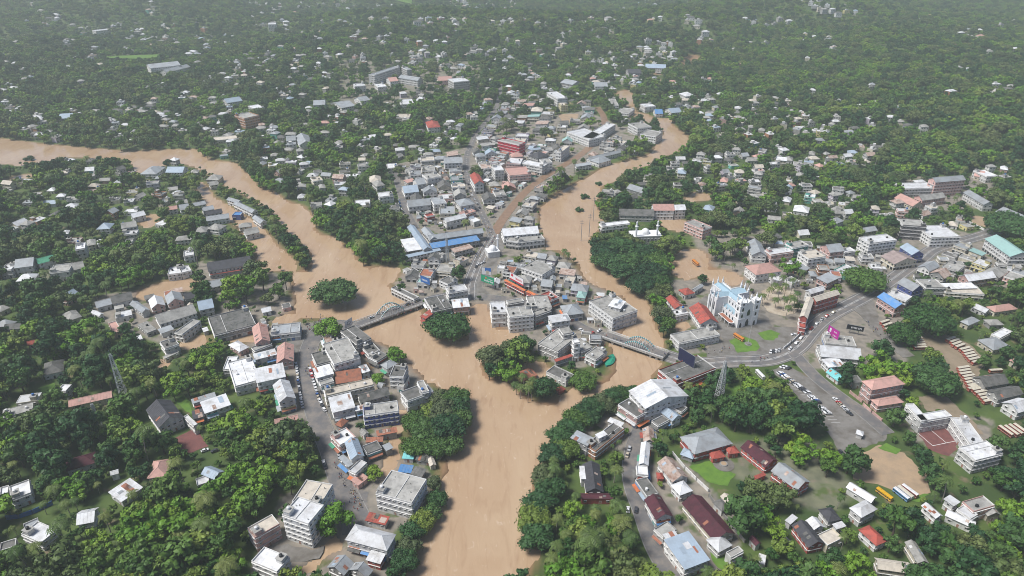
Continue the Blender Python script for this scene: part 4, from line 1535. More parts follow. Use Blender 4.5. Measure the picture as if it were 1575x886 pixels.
town([(612, 262), (712, 238), (722, 285), (738, 325), (745, 352), (690, 350), (640, 342), (626, 310)], (716, 243), (731, 309), 14, 3.8, 7.5, .97)
town([(722, 240), (735, 210), (790, 235), (870, 232), (890, 245), (850, 270), (800, 292), (770, 318), (752, 335), (735, 300)], (719, 276), (745, 336), 14, 4, 8, .97)
town([(775, 345), (800, 305), (828, 300), (828, 342), (800, 356)], (780, 328), (812, 291), 12, 5, 8, .95)
town([(815, 295), (850, 266), (905, 232), (960, 215), (965, 235), (900, 262), (850, 292), (828, 312)], (812, 291), (886, 244), 12, 4, 7, .97)
town([(600, 425), (662, 398), (735, 398), (722, 430), (718, 455), (690, 475), (650, 460), (610, 440)], (742, 390), (722, 440), 12, 4, 7.5, .97)
town([(760, 440), (775, 400), (860, 400), (900, 440), (930, 455), (915, 470), (860, 478), (800, 455)], (753, 458), (829, 470), 12, 4, 7.5, .95)
town([(850, 485), (900, 500), (925, 530), (900, 545), (845, 510), (780, 515), (760, 480)], (790, 462), (886, 499), 12, 4, 7.5, .9)
town([(1180, 378), (1290, 385), (1335, 400), (1380, 395), (1350, 430), (1300, 445), (1240, 440), (1190, 415)], (1302, 471), (1391, 416), 14, 3.6, 7, .8)
town([(1425, 395), (1470, 385), (1575, 410), (1575, 445), (1480, 440), (1400, 432)], (1391, 416), (1462, 375), 14, 3.6, 7, .75)
town([(1360, 350), (1430, 345), (1500, 352), (1480, 372), (1430, 378), (1380, 410), (1350, 400)], (1391, 416), (1432, 384), 16, 5, 9, .5)
town([(400, 500), (440, 490), (470, 510), (465, 560), (478, 640), (440, 640), (400, 570)], (470, 556), (482, 625), 12, 3.6, 7, .9)
town([(500, 510), (540, 520), (600, 570), (620, 650), (590, 660), (560, 690), (520, 690), (495, 620), (485, 560)], (473, 585), (494, 658), 11, 3.6, 7, .97)
town([(560, 690), (600, 690), (585, 720), (555, 745), (540, 700)], (509, 691), (534, 763), 10, 3, 5, .9, 'X')
town([(395, 800), (440, 820), (480, 840), (450, 886), (390, 886)], (549, 793), (534, 763), 13, 4, 8, .6)
town([(730, 210), (770, 150), (960, 165), (930, 195), (900, 225), (790, 232)], (768, 160), (733, 203), 15, 4, 8, .45, 'S')
town([(1460, 470), (1575, 450), (1575, 560), (1520, 560)], (1460, 470), (1575, 450), 20, 3.5, 6, .4, 'H')
town([(1040, 420), (1090, 410), (1105, 440), (1060, 470)], (1020, 470), (1090, 430), 12, 3.5, 5, .5, 'H')
town([(1000, 650), (1040, 620), (1060, 640), (1020, 700), (1000, 720)], (987, 655), (1038, 607), 11, 3.5, 6, .5, 'S')
town([(280, 500), (340, 470), (400, 470), (440, 470), (450, 490), (300, 530)], (300, 500), (440, 470), 14, 3.5, 6, .5, 'X')
# small lean-tos and sheds squeezed into what is left
for z_ in ([(612, 262), (712, 238), (722, 285), (738, 325), (745, 352), (690, 350), (640, 342), (626, 310)], [(600, 425), (662, 398), (735, 398), (722, 430), (718, 455), (690, 475), (650, 460), (610, 440)],
           [(760, 440), (775, 400), (860, 400), (900, 440), (930, 455), (925, 530), (900, 545), (845, 510), (780, 515)], [(400, 500), (470, 510), (465, 560), (478, 640), (440, 640), (400, 570)],
           [(500, 510), (540, 520), (600, 570), (620, 650), (560, 690), (520, 690), (495, 620), (485, 560)], [(1180, 378), (1290, 385), (1380, 395), (1350, 430), (1240, 440)], [(1425, 395), (1575, 410), (1575, 445), (1400, 432)],
           [(150, 470), (290, 440), (310, 500), (440, 470), (450, 490), (270, 530)], [(735, 210), (870, 232), (800, 292), (752, 335)]):
    town(z_, z_[0], z_[1], 9.5, 3.2, 6.2, .8, 'X')
    town(z_, z_[0], z_[1], 6.5, 2.8, 4.0, .5, 'X')
    town(z_, z_[1], z_[2], 5.0, 2.6, 3.6, .35, 'X')
# houses standing loosely among the trees: photo x, y, spread x, y, how many
CLUST = '''55 17 12 10 6,85 35 18 10 14,130 45 15 6 8,175 45 10 5 6,220 55 30 14 22,235 65 25 6 12,150 82 12 4 4,200 82 15 4 5,110 70 8 8 6,320 68 12 8 8,300 87 20 5 8,370 105 18 10 10,
42 120 8 6 4,18 140 16 8 7,20 170 14 14 8,60 187 10 4 6,45 205 12 5 4,115 180 25 6 8,200 170 25 10 16,180 195 12 4 5,232 163 10 6 6,260 190 22 12 18,285 155 12 6 6,345 165 25 15 16,330 195 20 15 14,350 130 15 15 8,270 210 15 6 5,
580 20 25 14 24,620 22 12 6 6,500 3 30 4 8,650 30 20 10 10,720 8 30 8 12,700 30 25 10 10,735 27 6 4 3,420 45 30 8 8,490 60 20 10 8,550 58 10 5 5,595 60 14 4 5,410 85 14 8 10,405 97 10 4 5,560 95 20 5 8,650 95 30 8 14,685 90 8 5 4,735 85 20 8 8,
480 120 20 12 8,700 108 25 6 12,440 150 12 12 8,640 150 25 10 12,755 175 25 18 22,690 200 30 15 20,420 205 25 15 14,500 185 30 12 8,780 155 20 12 14,
905 30 12 6 5,935 35 12 14 8,1005 30 15 8 8,1060 30 15 10 12,1150 32 18 5 8,1085 60 12 8 8,1010 80 25 15 34,1000 92 25 10 24,940 98 15 12 14,810 118 25 10 16,795 165 12 15 12,830 165 18 12 12,870 140 15 10 10,910 135 20 8 12,1040 130 15 8 6,1090 125 15 5 5,1050 165 20 8 8,1100 180 25 12 18,1125 190 15 10 8,1160 165 12 12 6,1150 205 25 12 16,840 200 30 15 16,
1270 8 40 6 18,1285 17 20 6 10,1200 37 15 5 5,1235 60 10 4 3,1275 62 8 3 3,1290 80 8 3 2,1490 57 15 4 5,1545 45 10 4 3,1480 108 10 4 3,1545 140 8 5 3,1200 180 18 10 18,1230 190 20 12 16,1250 205 25 10 20,1405 195 12 6 6,1340 140 8 3 2,
440 225 30 12 14,420 255 25 12 10,560 255 15 10 8,600 240 25 8 10,660 235 30 12 14,670 255 25 8 8,470 250 20 12 8,520 275 25 12 8,
1195 245 20 15 16,1240 255 30 12 22,1290 250 35 10 24,1330 235 25 10 16,1225 290 20 12 12,1250 310 25 10 14,1290 310 20 10 12,1300 335 25 10 16,1200 330 20 12 12,1355 330 25 12 8,1205 372 20 10 10,1420 330 25 10 8,1480 350 25 12 8,1530 265 20 12 8,
1100 255 25 12 18,1140 245 25 12 18,1120 280 20 8 10,1165 270 15 10 12,1150 310 25 10 10,80 300 60 15 8,200 310 30 20 12,270 300 20 15 10,150 380 40 20 8,230 340 30 15 8,60 350 40 20 5,330 345 25 15 10,
1510 430 40 15 10,1520 500 30 20 8,30 500 30 20 4,90 560 30 15 3,30 640 20 15 3,110 470 20 10 3,380 330 10 10 6,1400 300 30 15 6'''
cand = []
for q in CLUST.replace('\n', '').split(','):
    x, y, sx, sy, n = (float(v) for v in q.split())
    for _ in range(int(n)):
        px, py = x + rf.gauss(0, sx * .6), y + rf.gauss(0, sy * .6)
        if py < 1 or not -10 < px < 1585:
            continue
        gx, gy, gz_ = ground(px, py)
        W, D = rf.uniform(8, 13) * (1.2 if py < 90 else 1), rf.uniform(7, 10)
        ang = rf.choice((.2, .35, -.3, 1.2, .1)) + rf.uniform(-.15, .15)
        if gy > 2750 or not clear(gx, gy, ang, W + 1, D + 1, py > 120):
            continue
        mark(gx, gy, ang, W, D, .5)
        cand.append((gy, gx, gz_, ang, W, D))
for _ in range(2000):
    px, py = rf.uniform(0, 1575), 4 + 330 * rf.random() ** 1.3
    pr = .75 if px < 1060 else (.6 if 150 < py and px < 1400 else .12)
    if vnoise(px, py, 55, 77) < .42 or rf.random() > pr:
        continue
    gx, gy, gz_ = ground(px, py)
    W, D = rf.uniform(8, 13), rf.uniform(7, 10)
    ang = rf.choice((.2, .35, -.3, 1.2, .1)) + rf.uniform(-.15, .15)
    if gy > 2750 or samp(dens_r, gx, gy) < .9 or not clear(gx, gy, ang, W + 1, D + 1, True):
        continue
    mark(gx, gy, ang, W, D, .5)
    cand.append((gy, gx, gz_, ang, W, D))
for gy, gx, gz_, ang, W, D in cand:
    mark(gx, gy, ang, W, D, -.5, show_r)
cand.sort()
n_house = sum(1 for q in BUILT if q[4] == 'house')
LEFT = 296 - n_house
SHH = ['h'] * 4 + ['f'] * 5 + ['u'] * 3
RFH = ['c'] * 8 + ['w'] * 7 + ['s'] * 4 + ['cd'] * 4 + ['pk'] + ['cr'] * 2 + ['ru', 'bl']
far_b = MB()
FAR_OCC = []
for k, (gy, gx, gz_, ang, W, D) in enumerate(cand):
    if k < LEFT:
        building((gx, gy), ang, W, D, rf.choice((3.2, 3.4, 3.5, 3.6, 6.2, 6.5)), rf.choice(SHH), rf.choice(RFH), rf.choice(WL), 'H', zb=gz_)
        continue
    FAR_OCC.append((gx, gy, ang, W, D))
    h = rf.choice((3.5, 4, 6.5, 7)) + (gy > 1300) * 1.5
    c, s = math.cos(ang), math.sin(ang)

    def P(x, y, z):
        return (gx + x * c - y * s, gy + x * s + y * c, gz_ + z)
    w, d = W / 2, D / 2
    far_b.faces([P(-w, -d, -2), P(w, -d, -2), P(w, d, -2), P(-w, d, -2), P(-w, -d, h), P(w, -d, h), P(w, d, h), P(-w, d, h)],
                [(0, 1, 5, 4), (1, 2, 6, 5), (2, 3, 7, 6), (3, 0, 4, 7)], 'wall_' + rf.choice(WL))
    rm = rf.choice(RFH)
    if rf.random() < .5:
        e = .5
        far_b.faces([P(-w - e, -d - e, h), P(w + e, -d - e, h), P(w + e, d + e, h), P(-w - e, d + e, h), P(-w * .4, 0, h + 2.2), P(w * .4, 0, h + 2.2)], [(0, 1, 5, 4), (1, 2, 5), (2, 3, 4, 5), (3, 0, 4)], rm)
    else:
        far_b.faces([P(-w, -d, h), P(w, -d, h), P(w, d, h), P(-w, d, h)], [(0, 1, 2, 3)], rm)
        far_b.faces([P(-w * .4, -d * .3, h), P(w * .2, -d * .3, h), P(w * .2, d * .6, h), P(-w * .4, d * .6, h), P(-w * .4, -d * .3, h + 2.3), P(w * .2, -d * .3, h + 2.3), P(w * .2, d * .6, h + 2.3), P(-w * .4, d * .6, h + 2.3)],
                    [(0, 1, 5, 4), (1, 2, 6, 5), (2, 3, 7, 6), (3, 0, 4, 7), (4, 5, 6, 7)], 'wall_W')
    for f_ in range(int(h / 3.2)):
        for i in range(3):
            xx = -w + W * (i + .5) / 3
            z = f_ * 3.2 + 1
            far_b.faces([P(xx - .7, -d - .04, z), P(xx + .7, -d - .04, z), P(xx + .7, -d - .04, z + 1.3), P(xx - .7, -d - .04, z + 1.3)], [(0, 1, 2, 3)], 'glass')
if far_b.v:
    tag(far_b.build('distant_houses'), 'distant pale houses scattered among the trees to the hazy hills', 'houses', kind='stuff')
# ---------------------------------------------------------------- the white church
def pinnacle(b, x, y, z0, z1, w, m='church_white'):
    b.box(x - w / 2, y - w / 2, z0, x + w / 2, y + w / 2, z0 + (z1 - z0) * .45, m)
    b.box(x - w * .65, y - w * .65, z0 + (z1 - z0) * .45, x + w * .65, y + w * .65, z0 + (z1 - z0) * .5, m)
    b.cone((x, y), w * .6, .04, z0 + (z1 - z0) * .5, z1, m, 6)


def arch_panel(b, x, z0, w, h, y, m, n=6):
    """pointed-arch opening lying in the plane y"""
    pts = [(x - w / 2, y, z0), (x + w / 2, y, z0), (x + w / 2, y, z0 + h * .6)]
    for k in range(1, n):
        t = k / n
        pts.append((x + w / 2 * (1 - t), y, z0 + h * (.6 + .4 * math.sin(t * math.pi / 2))))
    pts.append((x, y, z0 + h))
    for k in range(n - 1, 0, -1):
        t = k / n
        pts.append((x - w / 2 * (1 - t), y, z0 + h * (.6 + .4 * math.sin(t * math.pi / 2))))
    pts.append((x - w / 2, y, z0 + h * .6))
    b.faces(pts, [tuple(range(len(pts)))], m)


CH = empty('church', (165.0, 407.0, GZ), R(19))
tag(CH, 'white twin-towered church with pale blue cross-shaped roofs and many pinnacles', 'church')
cw = 'church_white'
b = MB()
b.box(-4.2, 4, -1, 4.2, 39, 14, cw)
b.box(-13, 19.5, -1, 13, 28.5, 14.02, cw)
for s in (-1, 1):
    b.box(min(s * 4.2, s * 8.0), 4.5, -1, max(s * 4.2, s * 8.0), 37, 7.5, cw)
b.box(-3.2, .6, -1, 3.2, 4.2, 17, cw)
b.faces([(-3.2, .6, 17), (3.2, .6, 17), (0, .6, 20.5), (-3.2, 4.2, 17), (3.2, 4.2, 17), (0, 4.2, 20.5)], [(0, 1, 2), (4, 3, 5), (1, 4, 5, 2), (3, 0, 2, 5)], cw)
b.build('wall', CH)
for nm, pts in (('roof', [(-4.0, 5, 39)]), ):
    b = MB()
    b.faces([(-3.7, 4.5, 14.1), (0, 4.5, 15.6), (3.7, 4.5, 14.1), (-3.7, 38.7, 14.1), (0, 38.7, 15.6), (3.7, 38.7, 14.1)], [(0, 1, 4, 3), (1, 2, 5, 4), (0, 2, 1), (3, 4, 5)], 'cb')
    b.build('nave_roof', CH)
    for s in (-1, 1):
        b = MB()
        x0, x1 = s * 1.0, s * 12.6
        v = [(x0, 20, 14.12), (x0, 24, 15.58), (x0, 28, 14.12), (x1, 20, 14.12), (x1, 24, 15.58), (x1, 28, 14.12)]
        f = [(0, 3, 4, 1), (1, 4, 5, 2), (3, 5, 4)]
        b.faces(v, f if s > 0 else [q[::-1] for q in f], 'cb')
        b.build('transept_roof', CH)
        for ya, yb in ((4.8, 19.4), (28.6, 36.8)):
            b = MB()
            v = [(s * 7.8, ya, 7.6), (s * 7.8, yb, 7.6), (s * 4.3, yb, 9.0), (s * 4.3, ya, 9.0)]
            b.faces(v, [(0, 1, 2, 3) if s < 0 else (3, 2, 1, 0)], 'cb')
            b.build('aisle_roof', CH)
for s in (-1, 1):
    t = MB()
    xc = s * 5.6
    t.box(xc - 2.5, 0, -1, xc + 2.5, 5, 20, cw)
    for z in (7, 12.5, 17.5, 20):
        t.box(xc - 2.75, -.25, z - .25, xc + 2.75, 5.25, z + .05, cw)
    t.cone((xc, 2.5), 2.2, .3, 20.05, 21.3, cw, 8)
    to = t.build('tower', CH)
    for dx in (-2.2, 2.2):
        for dy in (.3, 4.7):
            p = MB()
            pinnacle(p, xc + dx, dy, 20, 23.6, .8)
            p.build('pinnacle', to)
    for z in (8, 13.2, 17.9):
        w = MB()
        arch_panel(w, xc, z, 1.5, 3.0 if z < 17 else 1.7, -.02, 'glass')
        w.build('window', to)
        w = MB()
        m_ = MB()
        arch_panel(m_, 0, z, 1.5, 3.0 if z < 17 else 1.7, 0, 'glass')
        w.faces([(xc + s * 2.52, 2.5 + p[0], p[2]) for p in m_.v], m_.f if s > 0 else [q[::-1] for q in m_.f], 'glass')
        w.build('window', to)
    d = MB()
    arch_panel(d, xc, -.5, 1.7, 4.6, -.03, 'glass')
    d.build('door', to)
d = MB()
arch_panel(d, 0, -.5, 2.6, 6.2, .57, 'glass')
d.build('door', CH)
d = MB()
arch_panel(d, 0, 8.5, 2.4, 5, .57, 'glass')
d.build('window', CH)
for x in (-3.2, 3.2):
    p = MB()
    pinnacle(p, x, .9, 17, 21.5, .7)
    p.build('pinnacle', CH)
p = MB()
p.box(-.12, 1.0, 20.4, .12, 1.25, 22.6, cw)
p.box(-.6, 1.0, 21.6, .6, 1.25, 21.85, cw)
p.build('cross', CH)
for s in (-1, 1):
    for y in (19.8, 24, 28.2):
        p = MB()
        pinnacle(p, s * 12.8, y, 13.5, 20.5 if y != 24 else 22, 1.0)
        p.build('pinnacle', CH)
        q = MB()
        q.box(min(s * 12.9, s * 14.0), y - .7, -1, max(s * 12.9, s * 14.0), y + .7, 12.5, cw)
        q.faces([(s * 12.95, y - .7, 14.4), (s * 14.0, y - .7, 12.5), (s * 14.0, y + .7, 12.5), (s * 12.95, y + .7, 14.4)], [(0, 1, 2, 3), (3, 2, 1, 0)], cw)
        q.build('buttress', CH)
    for y in (22, 26.1):
        w, m_ = MB(), MB()
        arch_panel(m_, 0, 4, 1.8, 7, 0, 'glass')
        w.faces([(s * 13.03, y + p_[0], p_[2]) for p_ in m_.v], m_.f, 'glass')
        w.build('window', CH)
    for y in (8, 11.5, 15, 18.6, 31, 34.5):
        p = MB()
        pinnacle(p, s * 8.0, y, 7, 10.6, .6)
        p.build('pinnacle', CH)
        w, m_ = MB(), MB()
        arch_panel(m_, 0, 2, 1.2, 4, 0, 'glass')
        w.faces([(s * 8.03, y - 1.7 + p_[0], p_[2]) for p_ in m_.v], m_.f, 'glass')
        w.build('window', CH)
        w = MB()
        w.faces([(s * 4.23, y - 1.7 + p_[0], 9.4 + p_[2] * .62) for p_ in m_.v], m_.f, 'glass')
        w.build('window', CH)
    for ya, yb in ((5.2, 19.4), (28.6, 38.8)):
        p = MB()
        p.box(s * 4.2 - .18, ya, 14, s * 4.2 + .18, yb, 14.9, cw)
        for k in range(int((yb - ya) / 2.4)):
            pinnacle(p, s * 4.2, ya + 1.2 + k * 2.4, 14.8, 16.3, .34)
        p.build('parapet', CH)
    for y in (19.6, 28.4):
        p = MB()
        p.box(min(s * 4.4, s * 12.4), y - .18, 14.03, max(s * 4.4, s * 12.4), y + .18, 14.9, cw)
        p.build('parapet', CH)
for x in (-4.2, 0, 4.2):
    p = MB()
    pinnacle(p, x, 38.9, 13.5, 19.5 if x else 21, .9)
    p.build('pinnacle', CH)
OCC.append((160, 424, R(19), 34, 46))
PC = empty('porch_canopy', (165.0, 407.0, GZ), R(19))
tag(PC, 'round-ended red canopy with white rim along the church side', 'canopy')
pts = [(-9.4, 16), (-9.4, 3.4)] + [(-11.4 + 2 * math.cos(a), 3.4 + 2.2 * math.sin(a)) for a in np.linspace(0, -math.pi, 9)[1:-1]] + [(-13.4, 3.4), (-13.4, 16)]
b = MB()
n = len(pts)
b.faces([(x, y, 4.0) for x, y in pts] + [(x, y, 4.25) for x, y in pts], [tuple(range(n, 2 * n))[::-1], tuple(range(n))] + [((k + 1) % n, k, n + k, n + (k + 1) % n) for k in range(n)], 'church_white')
b.build('rim', PC)
b = MB()
cpx, cpy = -11.4, 9
b.faces([(cpx + (x - cpx) * .82, cpy + (y - cpy) * .92, 4.28) for x, y in pts], [tuple(range(n))[::-1]], 'rb')
b.build('canopy_top', PC)
for x in (-9.8, -13.0):
    for y in (3.5, 8, 12, 15.5):
        b = MB()
        b.cone((x, y), .18, .18, -.5, 4.0, 'church_white', 8)
        b.build('column', PC)

# ---------------------------------------------------------------- bow-string arch bridges
def bridge(p0, p1, a0, a1, w, label, deck_z=3.2, hgt=6.0):
    a, c = np.array(unp(*p0, deck_z)), np.array(unp(*p1, deck_z))
    Ln = float(np.hypot(*(c - a)))
    ang = math.atan2(c[1] - a[1], c[0] - a[0])
    root = tag(empty('arch_bridge', (a[0], a[1], 0), ang), label, 'bridge')
    b = MB()
    b.box(0, -w / 2, deck_z - .9, Ln, w / 2, deck_z, 'c')
    b.build('deck', root)
    b = MB()
    b.box(.2, -w / 2 + 1.3, deck_z + .01, Ln - .2, w / 2 - 1.3, deck_z + .03, 'asphalt')
    b.build('carriageway', root)
    for s in (-1, 1):
        b = MB()
        y = s * (w / 2 - .12)
        b.box(0, y - .1, deck_z + .95, Ln, y + .1, deck_z + 1.15, 'trim')
        b.box(0, y - .06, deck_z + .45, Ln, y + .06, deck_z + .58, 'trim')
        b.build('railing', root)
        for k in range(int(Ln / 2.5) + 1):
            b = MB()
            b.box(k * 2.5 - .12, y - .13, deck_z, k * 2.5 + .12, y + .13, deck_z + 1.3, 'trim')
            b.build('post', root)
        y = s * (w / 2 - 1.15)
        x0, x1 = a0 * Ln, a1 * Ln
        n = 14
        P = [(x0 + (x1 - x0) * k / n, y, deck_z + hgt * (1 - (2 * k / n - 1) ** 2)) for k in range(n + 1)]
        b = MB()
        for k in range(n):
            b.bar(P[k], P[k + 1], .55, 'white_steel', .7)
        ar = b.build('arch', root)
        for k in range(1, n):
            b = MB()
            b.bar((P[k][0], y, deck_z), P[k], .28, 'white_steel')
            b.build('hanger', ar)
            b = MB()
            b.box(P[k][0] - .35, y - .4, P[k][2] - .1, P[k][0] + .35, y + .4, P[k][2] + .45, 'teal_paint')
            b.build('panel_joint', ar)
    x0, x1 = a0 * Ln, a1 * Ln
    for k in (5, 7, 9):
        b = MB()
        x = x0 + (x1 - x0) * k / 14
        z = deck_z + hgt * (1 - (2 * k / 14 - 1) ** 2)
        b.bar((x, -w / 2 + 1.15, z), (x, w / 2 - 1.15, z), .35, 'white_steel')
        b.build('cross_brace', root)
    for f in sorted({0.02, a0, a1, .98, .5 * a0, .5 * (1 + a1)}):
        b = MB()
        b.box(f * Ln - .8, -w / 2 + .6, -5, f * Ln + .8, w / 2 - .6, deck_z - .9, 'c')
        b.build('pier', root)
    return root, ang, Ln


BR1 = bridge((545, 501), (652, 462), .33, .68, 9.0, 'long bridge with white arch trusses crossing the left river branch')
BR2 = bridge((930, 514), (1024, 546), .36, .80, 9.5, 'shorter bridge with white arch trusses below the church, crossing the right branch', hgt=4.6)

# ---------------------------------------------------------------- mosques
def dome_obj(root, x, y, z, r, m='church_white'):
    b = MB()
    b.cone((x, y), r * 1.02, r * 1.02, z - .8, z, m, 14)
    b.dome((x, y), r, z, m, 14, 6, 1.05)
    b.cone((x, y), .15, .03, z + r, z + r + 1.6, m, 6)
    return b.build('dome', root, smooth_=False)


def minaret(root, x, y, h, r=.9):
    b = MB()
    b.cone((x, y), r, r * .85, -1, h * .72, 'church_white', 8)
    b.cone((x, y), r * 1.5, r * 1.5, h * .72, h * .75, 'church_white', 8)
    b.cone((x, y), r * .7, r * .65, h * .75, h * .88, 'church_white', 8)
    b.dome((x, y), r * .8, h * .88, 'church_white', 8, 4, 1.5)
    b.build('minaret', root)


c0 = unp(*vp(17, 770, 420))
mo = tag(empty('mosque', (*c0, GZ), R(18)), 'small white domed mosque with a slim minaret at the town crossing', 'mosque')
b = MB()
b.box(-5, -4, -1, 5, 5, 5, 'wall_W')
b.box(-5.3, -4.3, 5, 5.3, 5.3, 5.5, 'church_white')
b.build('hall', mo)
dome_obj(mo, 0, 0, 6.3, 3.4)
minaret(mo, 5.4, 3.0, 19, .9)
OCC.append((*c0, R(18), 12, 12))
c0 = unp(*vp(6, 815, 600))
mo = tag(empty('mosque', (*c0, GZ), R(5)), 'white mosque with a dome between twin minarets behind the dark grove', 'mosque')
b = MB()
b.box(-13, -6, -1, 13, 6, 8, 'wall_W')
b.box(-13.3, -6.3, 8, 13.3, 6.3, 8.6, 'church_white')
b.build('hall', mo)
dome_obj(mo, 0, 0, 9.4, 3.6)
minaret(mo, -9.5, -5, 24, 1.0)
minaret(mo, 9.0, -5, 24, 1.0)
for x in np.linspace(-11, 11, 8):
    put('window', window_mesh(False), mo, (x, -6, 2.5), 0, (1.4, 1, 3.2))
OCC.append((*c0, R(5), 30, 16))

# ---------------------------------------------------------------- lattice masts
def lattice(px, py, h, label, w0=4.4, w1=1.0):
    x, y, z = ground(px, py)
    root = tag(empty('lattice_mast', (x, y, z), R(20)), label, 'mast')
    n = 10
    for sx, sy in ((-1, -1), (1, -1), (1, 1), (-1, 1)):
        b = MB()
        b.bar((sx * w0 / 2, sy * w0 / 2, -.5), (sx * w1 / 2, sy * w1 / 2, h), .24, 'white_steel')
        b.build('leg', root)
    for k in range(n):
        za, zb_ = h * k / n, h * (k + 1) / n
        wa, wb = w0 + (w1 - w0) * k / n, w0 + (w1 - w0) * (k + 1) / n
        b = MB()
        for (ax, ay), (bx, by) in (((-1, -1), (1, -1)), ((1, -1), (1, 1)), ((1, 1), (-1, 1)), ((-1, 1), (-1, -1))):
            b.bar((ax * wa / 2, ay * wa / 2, za), (bx * wb / 2, by * wb / 2, zb_), .11, 'white_steel')
            b.bar((bx * wa / 2, by * wa / 2, za), (ax * wb / 2, ay * wb / 2, zb_), .11, 'white_steel')
            b.bar((ax * wb / 2, ay * wb / 2, zb_), (bx * wb / 2, by * wb / 2, zb_), .11, 'white_steel')
        b.build('bracing', root)
    b = MB()
    for q in range(3):
        a = q * 2.1
        b.box(.8 * math.cos(a) - .2, .8 * math.sin(a) - .2, h - 3.2, .8 * math.cos(a) + .2, .8 * math.sin(a) + .2, h - .8, 'white_steel')
    b.bar((0, 0, h), (0, 0, h + 3), .12, 'white_steel')
    b.build('antenna', root)
    OCC.append((x, y, 0, 5, 5))


lattice(*vp(8, 760, 690), 33, 'white lattice mast rising from the grove beside a long salmon roof')
lattice(*vp(10, 1262, 705), 30, 'white lattice mast in the trees below the church road')
lattice(*vp(8, 605, 850), 16, 'short white lattice mast low in the left grove', 2.6, .8)
lattice(*vp(17, 225, 500), 22, 'thin lattice mast on the roofs left of the town crossing', 2.6, .8)
for ta, xa, ya, hh, lb in ((6, 432, 590, 22, 'thin pole with cross arms in the right branch, first of two'), (6, 480, 565, 24, 'thin pole with cross arms in the right branch, closer to the far bank'),
                           (6, 505, 470, 26, 'thin tall pole standing in the water beside the grove')):
    x, y, z = ground(*vp(ta, xa, ya))
    root = tag(empty('power_pole', (x, y, -2)), lb, 'pole')
    b = MB()
    b.cone((0, 0), .3, .2, 0, hh, 'steel', 8)
    b.build('shaft', root)
    b = MB()
    for z_ in (hh - 1, hh - 3):
        b.box(-1.8, -.12, z_, 1.8, .12, z_ + .22, 'steel')
    b.build('cross_arm', root)

# ---------------------------------------------------------------- billboards
mat('board_green', (.02, .36, .17), stain=.1)
mat('board_magenta', (.45, .02, .28), stain=.1)
mat('board_navy', (.02, .022, .07), stain=.2)
mat('board_blue', (.04, .17, .50), stain=.1)
mat('board_white', (.80, .80, .80), stain=.1)
mat('board_black', (.02, .02, .025), stain=.1)
mat('board_red', (.62, .03, .05), stain=.1)


def glyphs(b, x0, x1, z, h, y, m, seed):
    """a line of heavy characters like those on the boards: strokes and bowls"""
    rr = random.Random(seed)
    x = x0
    while x < x1 - h * .5:
        w = h * rr.uniform(.55, 1.0)
        k = rr.randrange(3)
        t = h * .24
        if k != 1:
            b.box(x, y, z, x + t, y + .03, z + h, m)
        b.box(x + (t if k != 1 else 0), y, z + (h - t if k else 0), x + w, y + .03, z + (h if k else t), m)
        b.box(x + w - t, y, z + (0 if k else t), x + w, y + .03, z + (h - t if k else h), m)
        x += w + h * .25
    return b


def billboard(pl, pr, h, z0, face, label, back='steel'):
    """panel from photo pixel pl to pr (its lower edge, z0 above the ground), facing the photograph"""
    a, c = np.array(unp(*pl, GZ + z0)), np.array(unp(*pr, GZ + z0))
    w = float(np.hypot(*(c - a)))
    root = tag(empty('billboard', (a[0], a[1], GZ), math.atan2(c[1] - a[1], c[0] - a[0])), label, 'billboard')
    b = MB()
    b.box(0, -.05, z0, w, .12, z0 + h, face)
    b.build('panel', root)
    b = MB()
    for x0, z1, x1, z2 in ((-.15, z0 - .15, w + .15, z0), (-.15, z0 + h, w + .15, z0 + h + .15), (-.15, z0, 0, z0 + h), (w, z0, w + .15, z0 + h)):
        b.box(x0, -.12, z1, x1, .18, z2, 'steel')
    b.build('frame', root)
    for k in range(max(2, int(w / 4))):
        b = MB()
        x = w * (k + .5) / max(2, int(w / 4))
        b.bar((x, .3, -.6), (x, .3, z0 + h), .22, 'steel')
        b.bar((x, .3, z0 + h * .7), (x, 2.4, -.5), .15, 'steel')
        b.build('post', root)
    return root, w


g, w = billboard(vp(17, 632, 725), vp(17, 788, 778), 6.0, 5, 'board_green', 'green billboard with white lettering at the town crossing')
b = MB()
glyphs(b, w * .25, w * .95, 6.0, 1.3, -.1, 'board_white', 3)
glyphs(b, w * .5, w * .9, 8.2, .7, -.1, 'board_white', 4)
b.build('lettering', g)
b = MB()
b.box(w * .3, -.1, 8.4, w * .42, -.06, 9.8, 'o')
b.build('emblem', g)
g, w = billboard(vp(17, 638, 640), vp(17, 752, 655), 6.0, 6, 'board_white', 'white and blue picture billboard standing above the green one')
b = MB()
b.box(w * .35, -.1, 9.0, w * .98, -.06, 11.9, 'board_blue')
b.box(w * .45, -.12, 6.3, w * .75, -.08, 9.6, 'wall_C')
b.build('picture', g)
g, w = billboard(vp(17, 978, 700), vp(17, 1142, 790), 6.0, 6, 'board_white', 'white billboard with crimson lettering and a red foot band')
b = MB()
b.box(0, -.1, 6.05, w, -.06, 7.2, 'board_red')
b.build('foot_band', g)
b = MB()
glyphs(b, w * .4, w * .9, 8.3, 1.5, -.1, 'board_red', 8)
b.box(w * .1, -.1, 9.4, w * .25, -.06, 11.5, 'board_red')
b.build('lettering', g)
g, w = billboard(vp(21, 605, 540), vp(21, 712, 612), 6.6, 4, 'board_magenta', 'magenta billboard with white figures beside the main road')
b = MB()
glyphs(b, w * .5, w * .88, 5.0, .8, -.1, 'board_white', 12)
glyphs(b, w * .55, w * .78, 7.8, .8, -.1, 'board_white', 13)
b.build('lettering', g)
b = MB()
b.cone((0, 0), .8, .8, 0, .04, 'board_white', 10)
p = b.build('picture', g)
p.rotation_euler = (R(90), 0, 0)
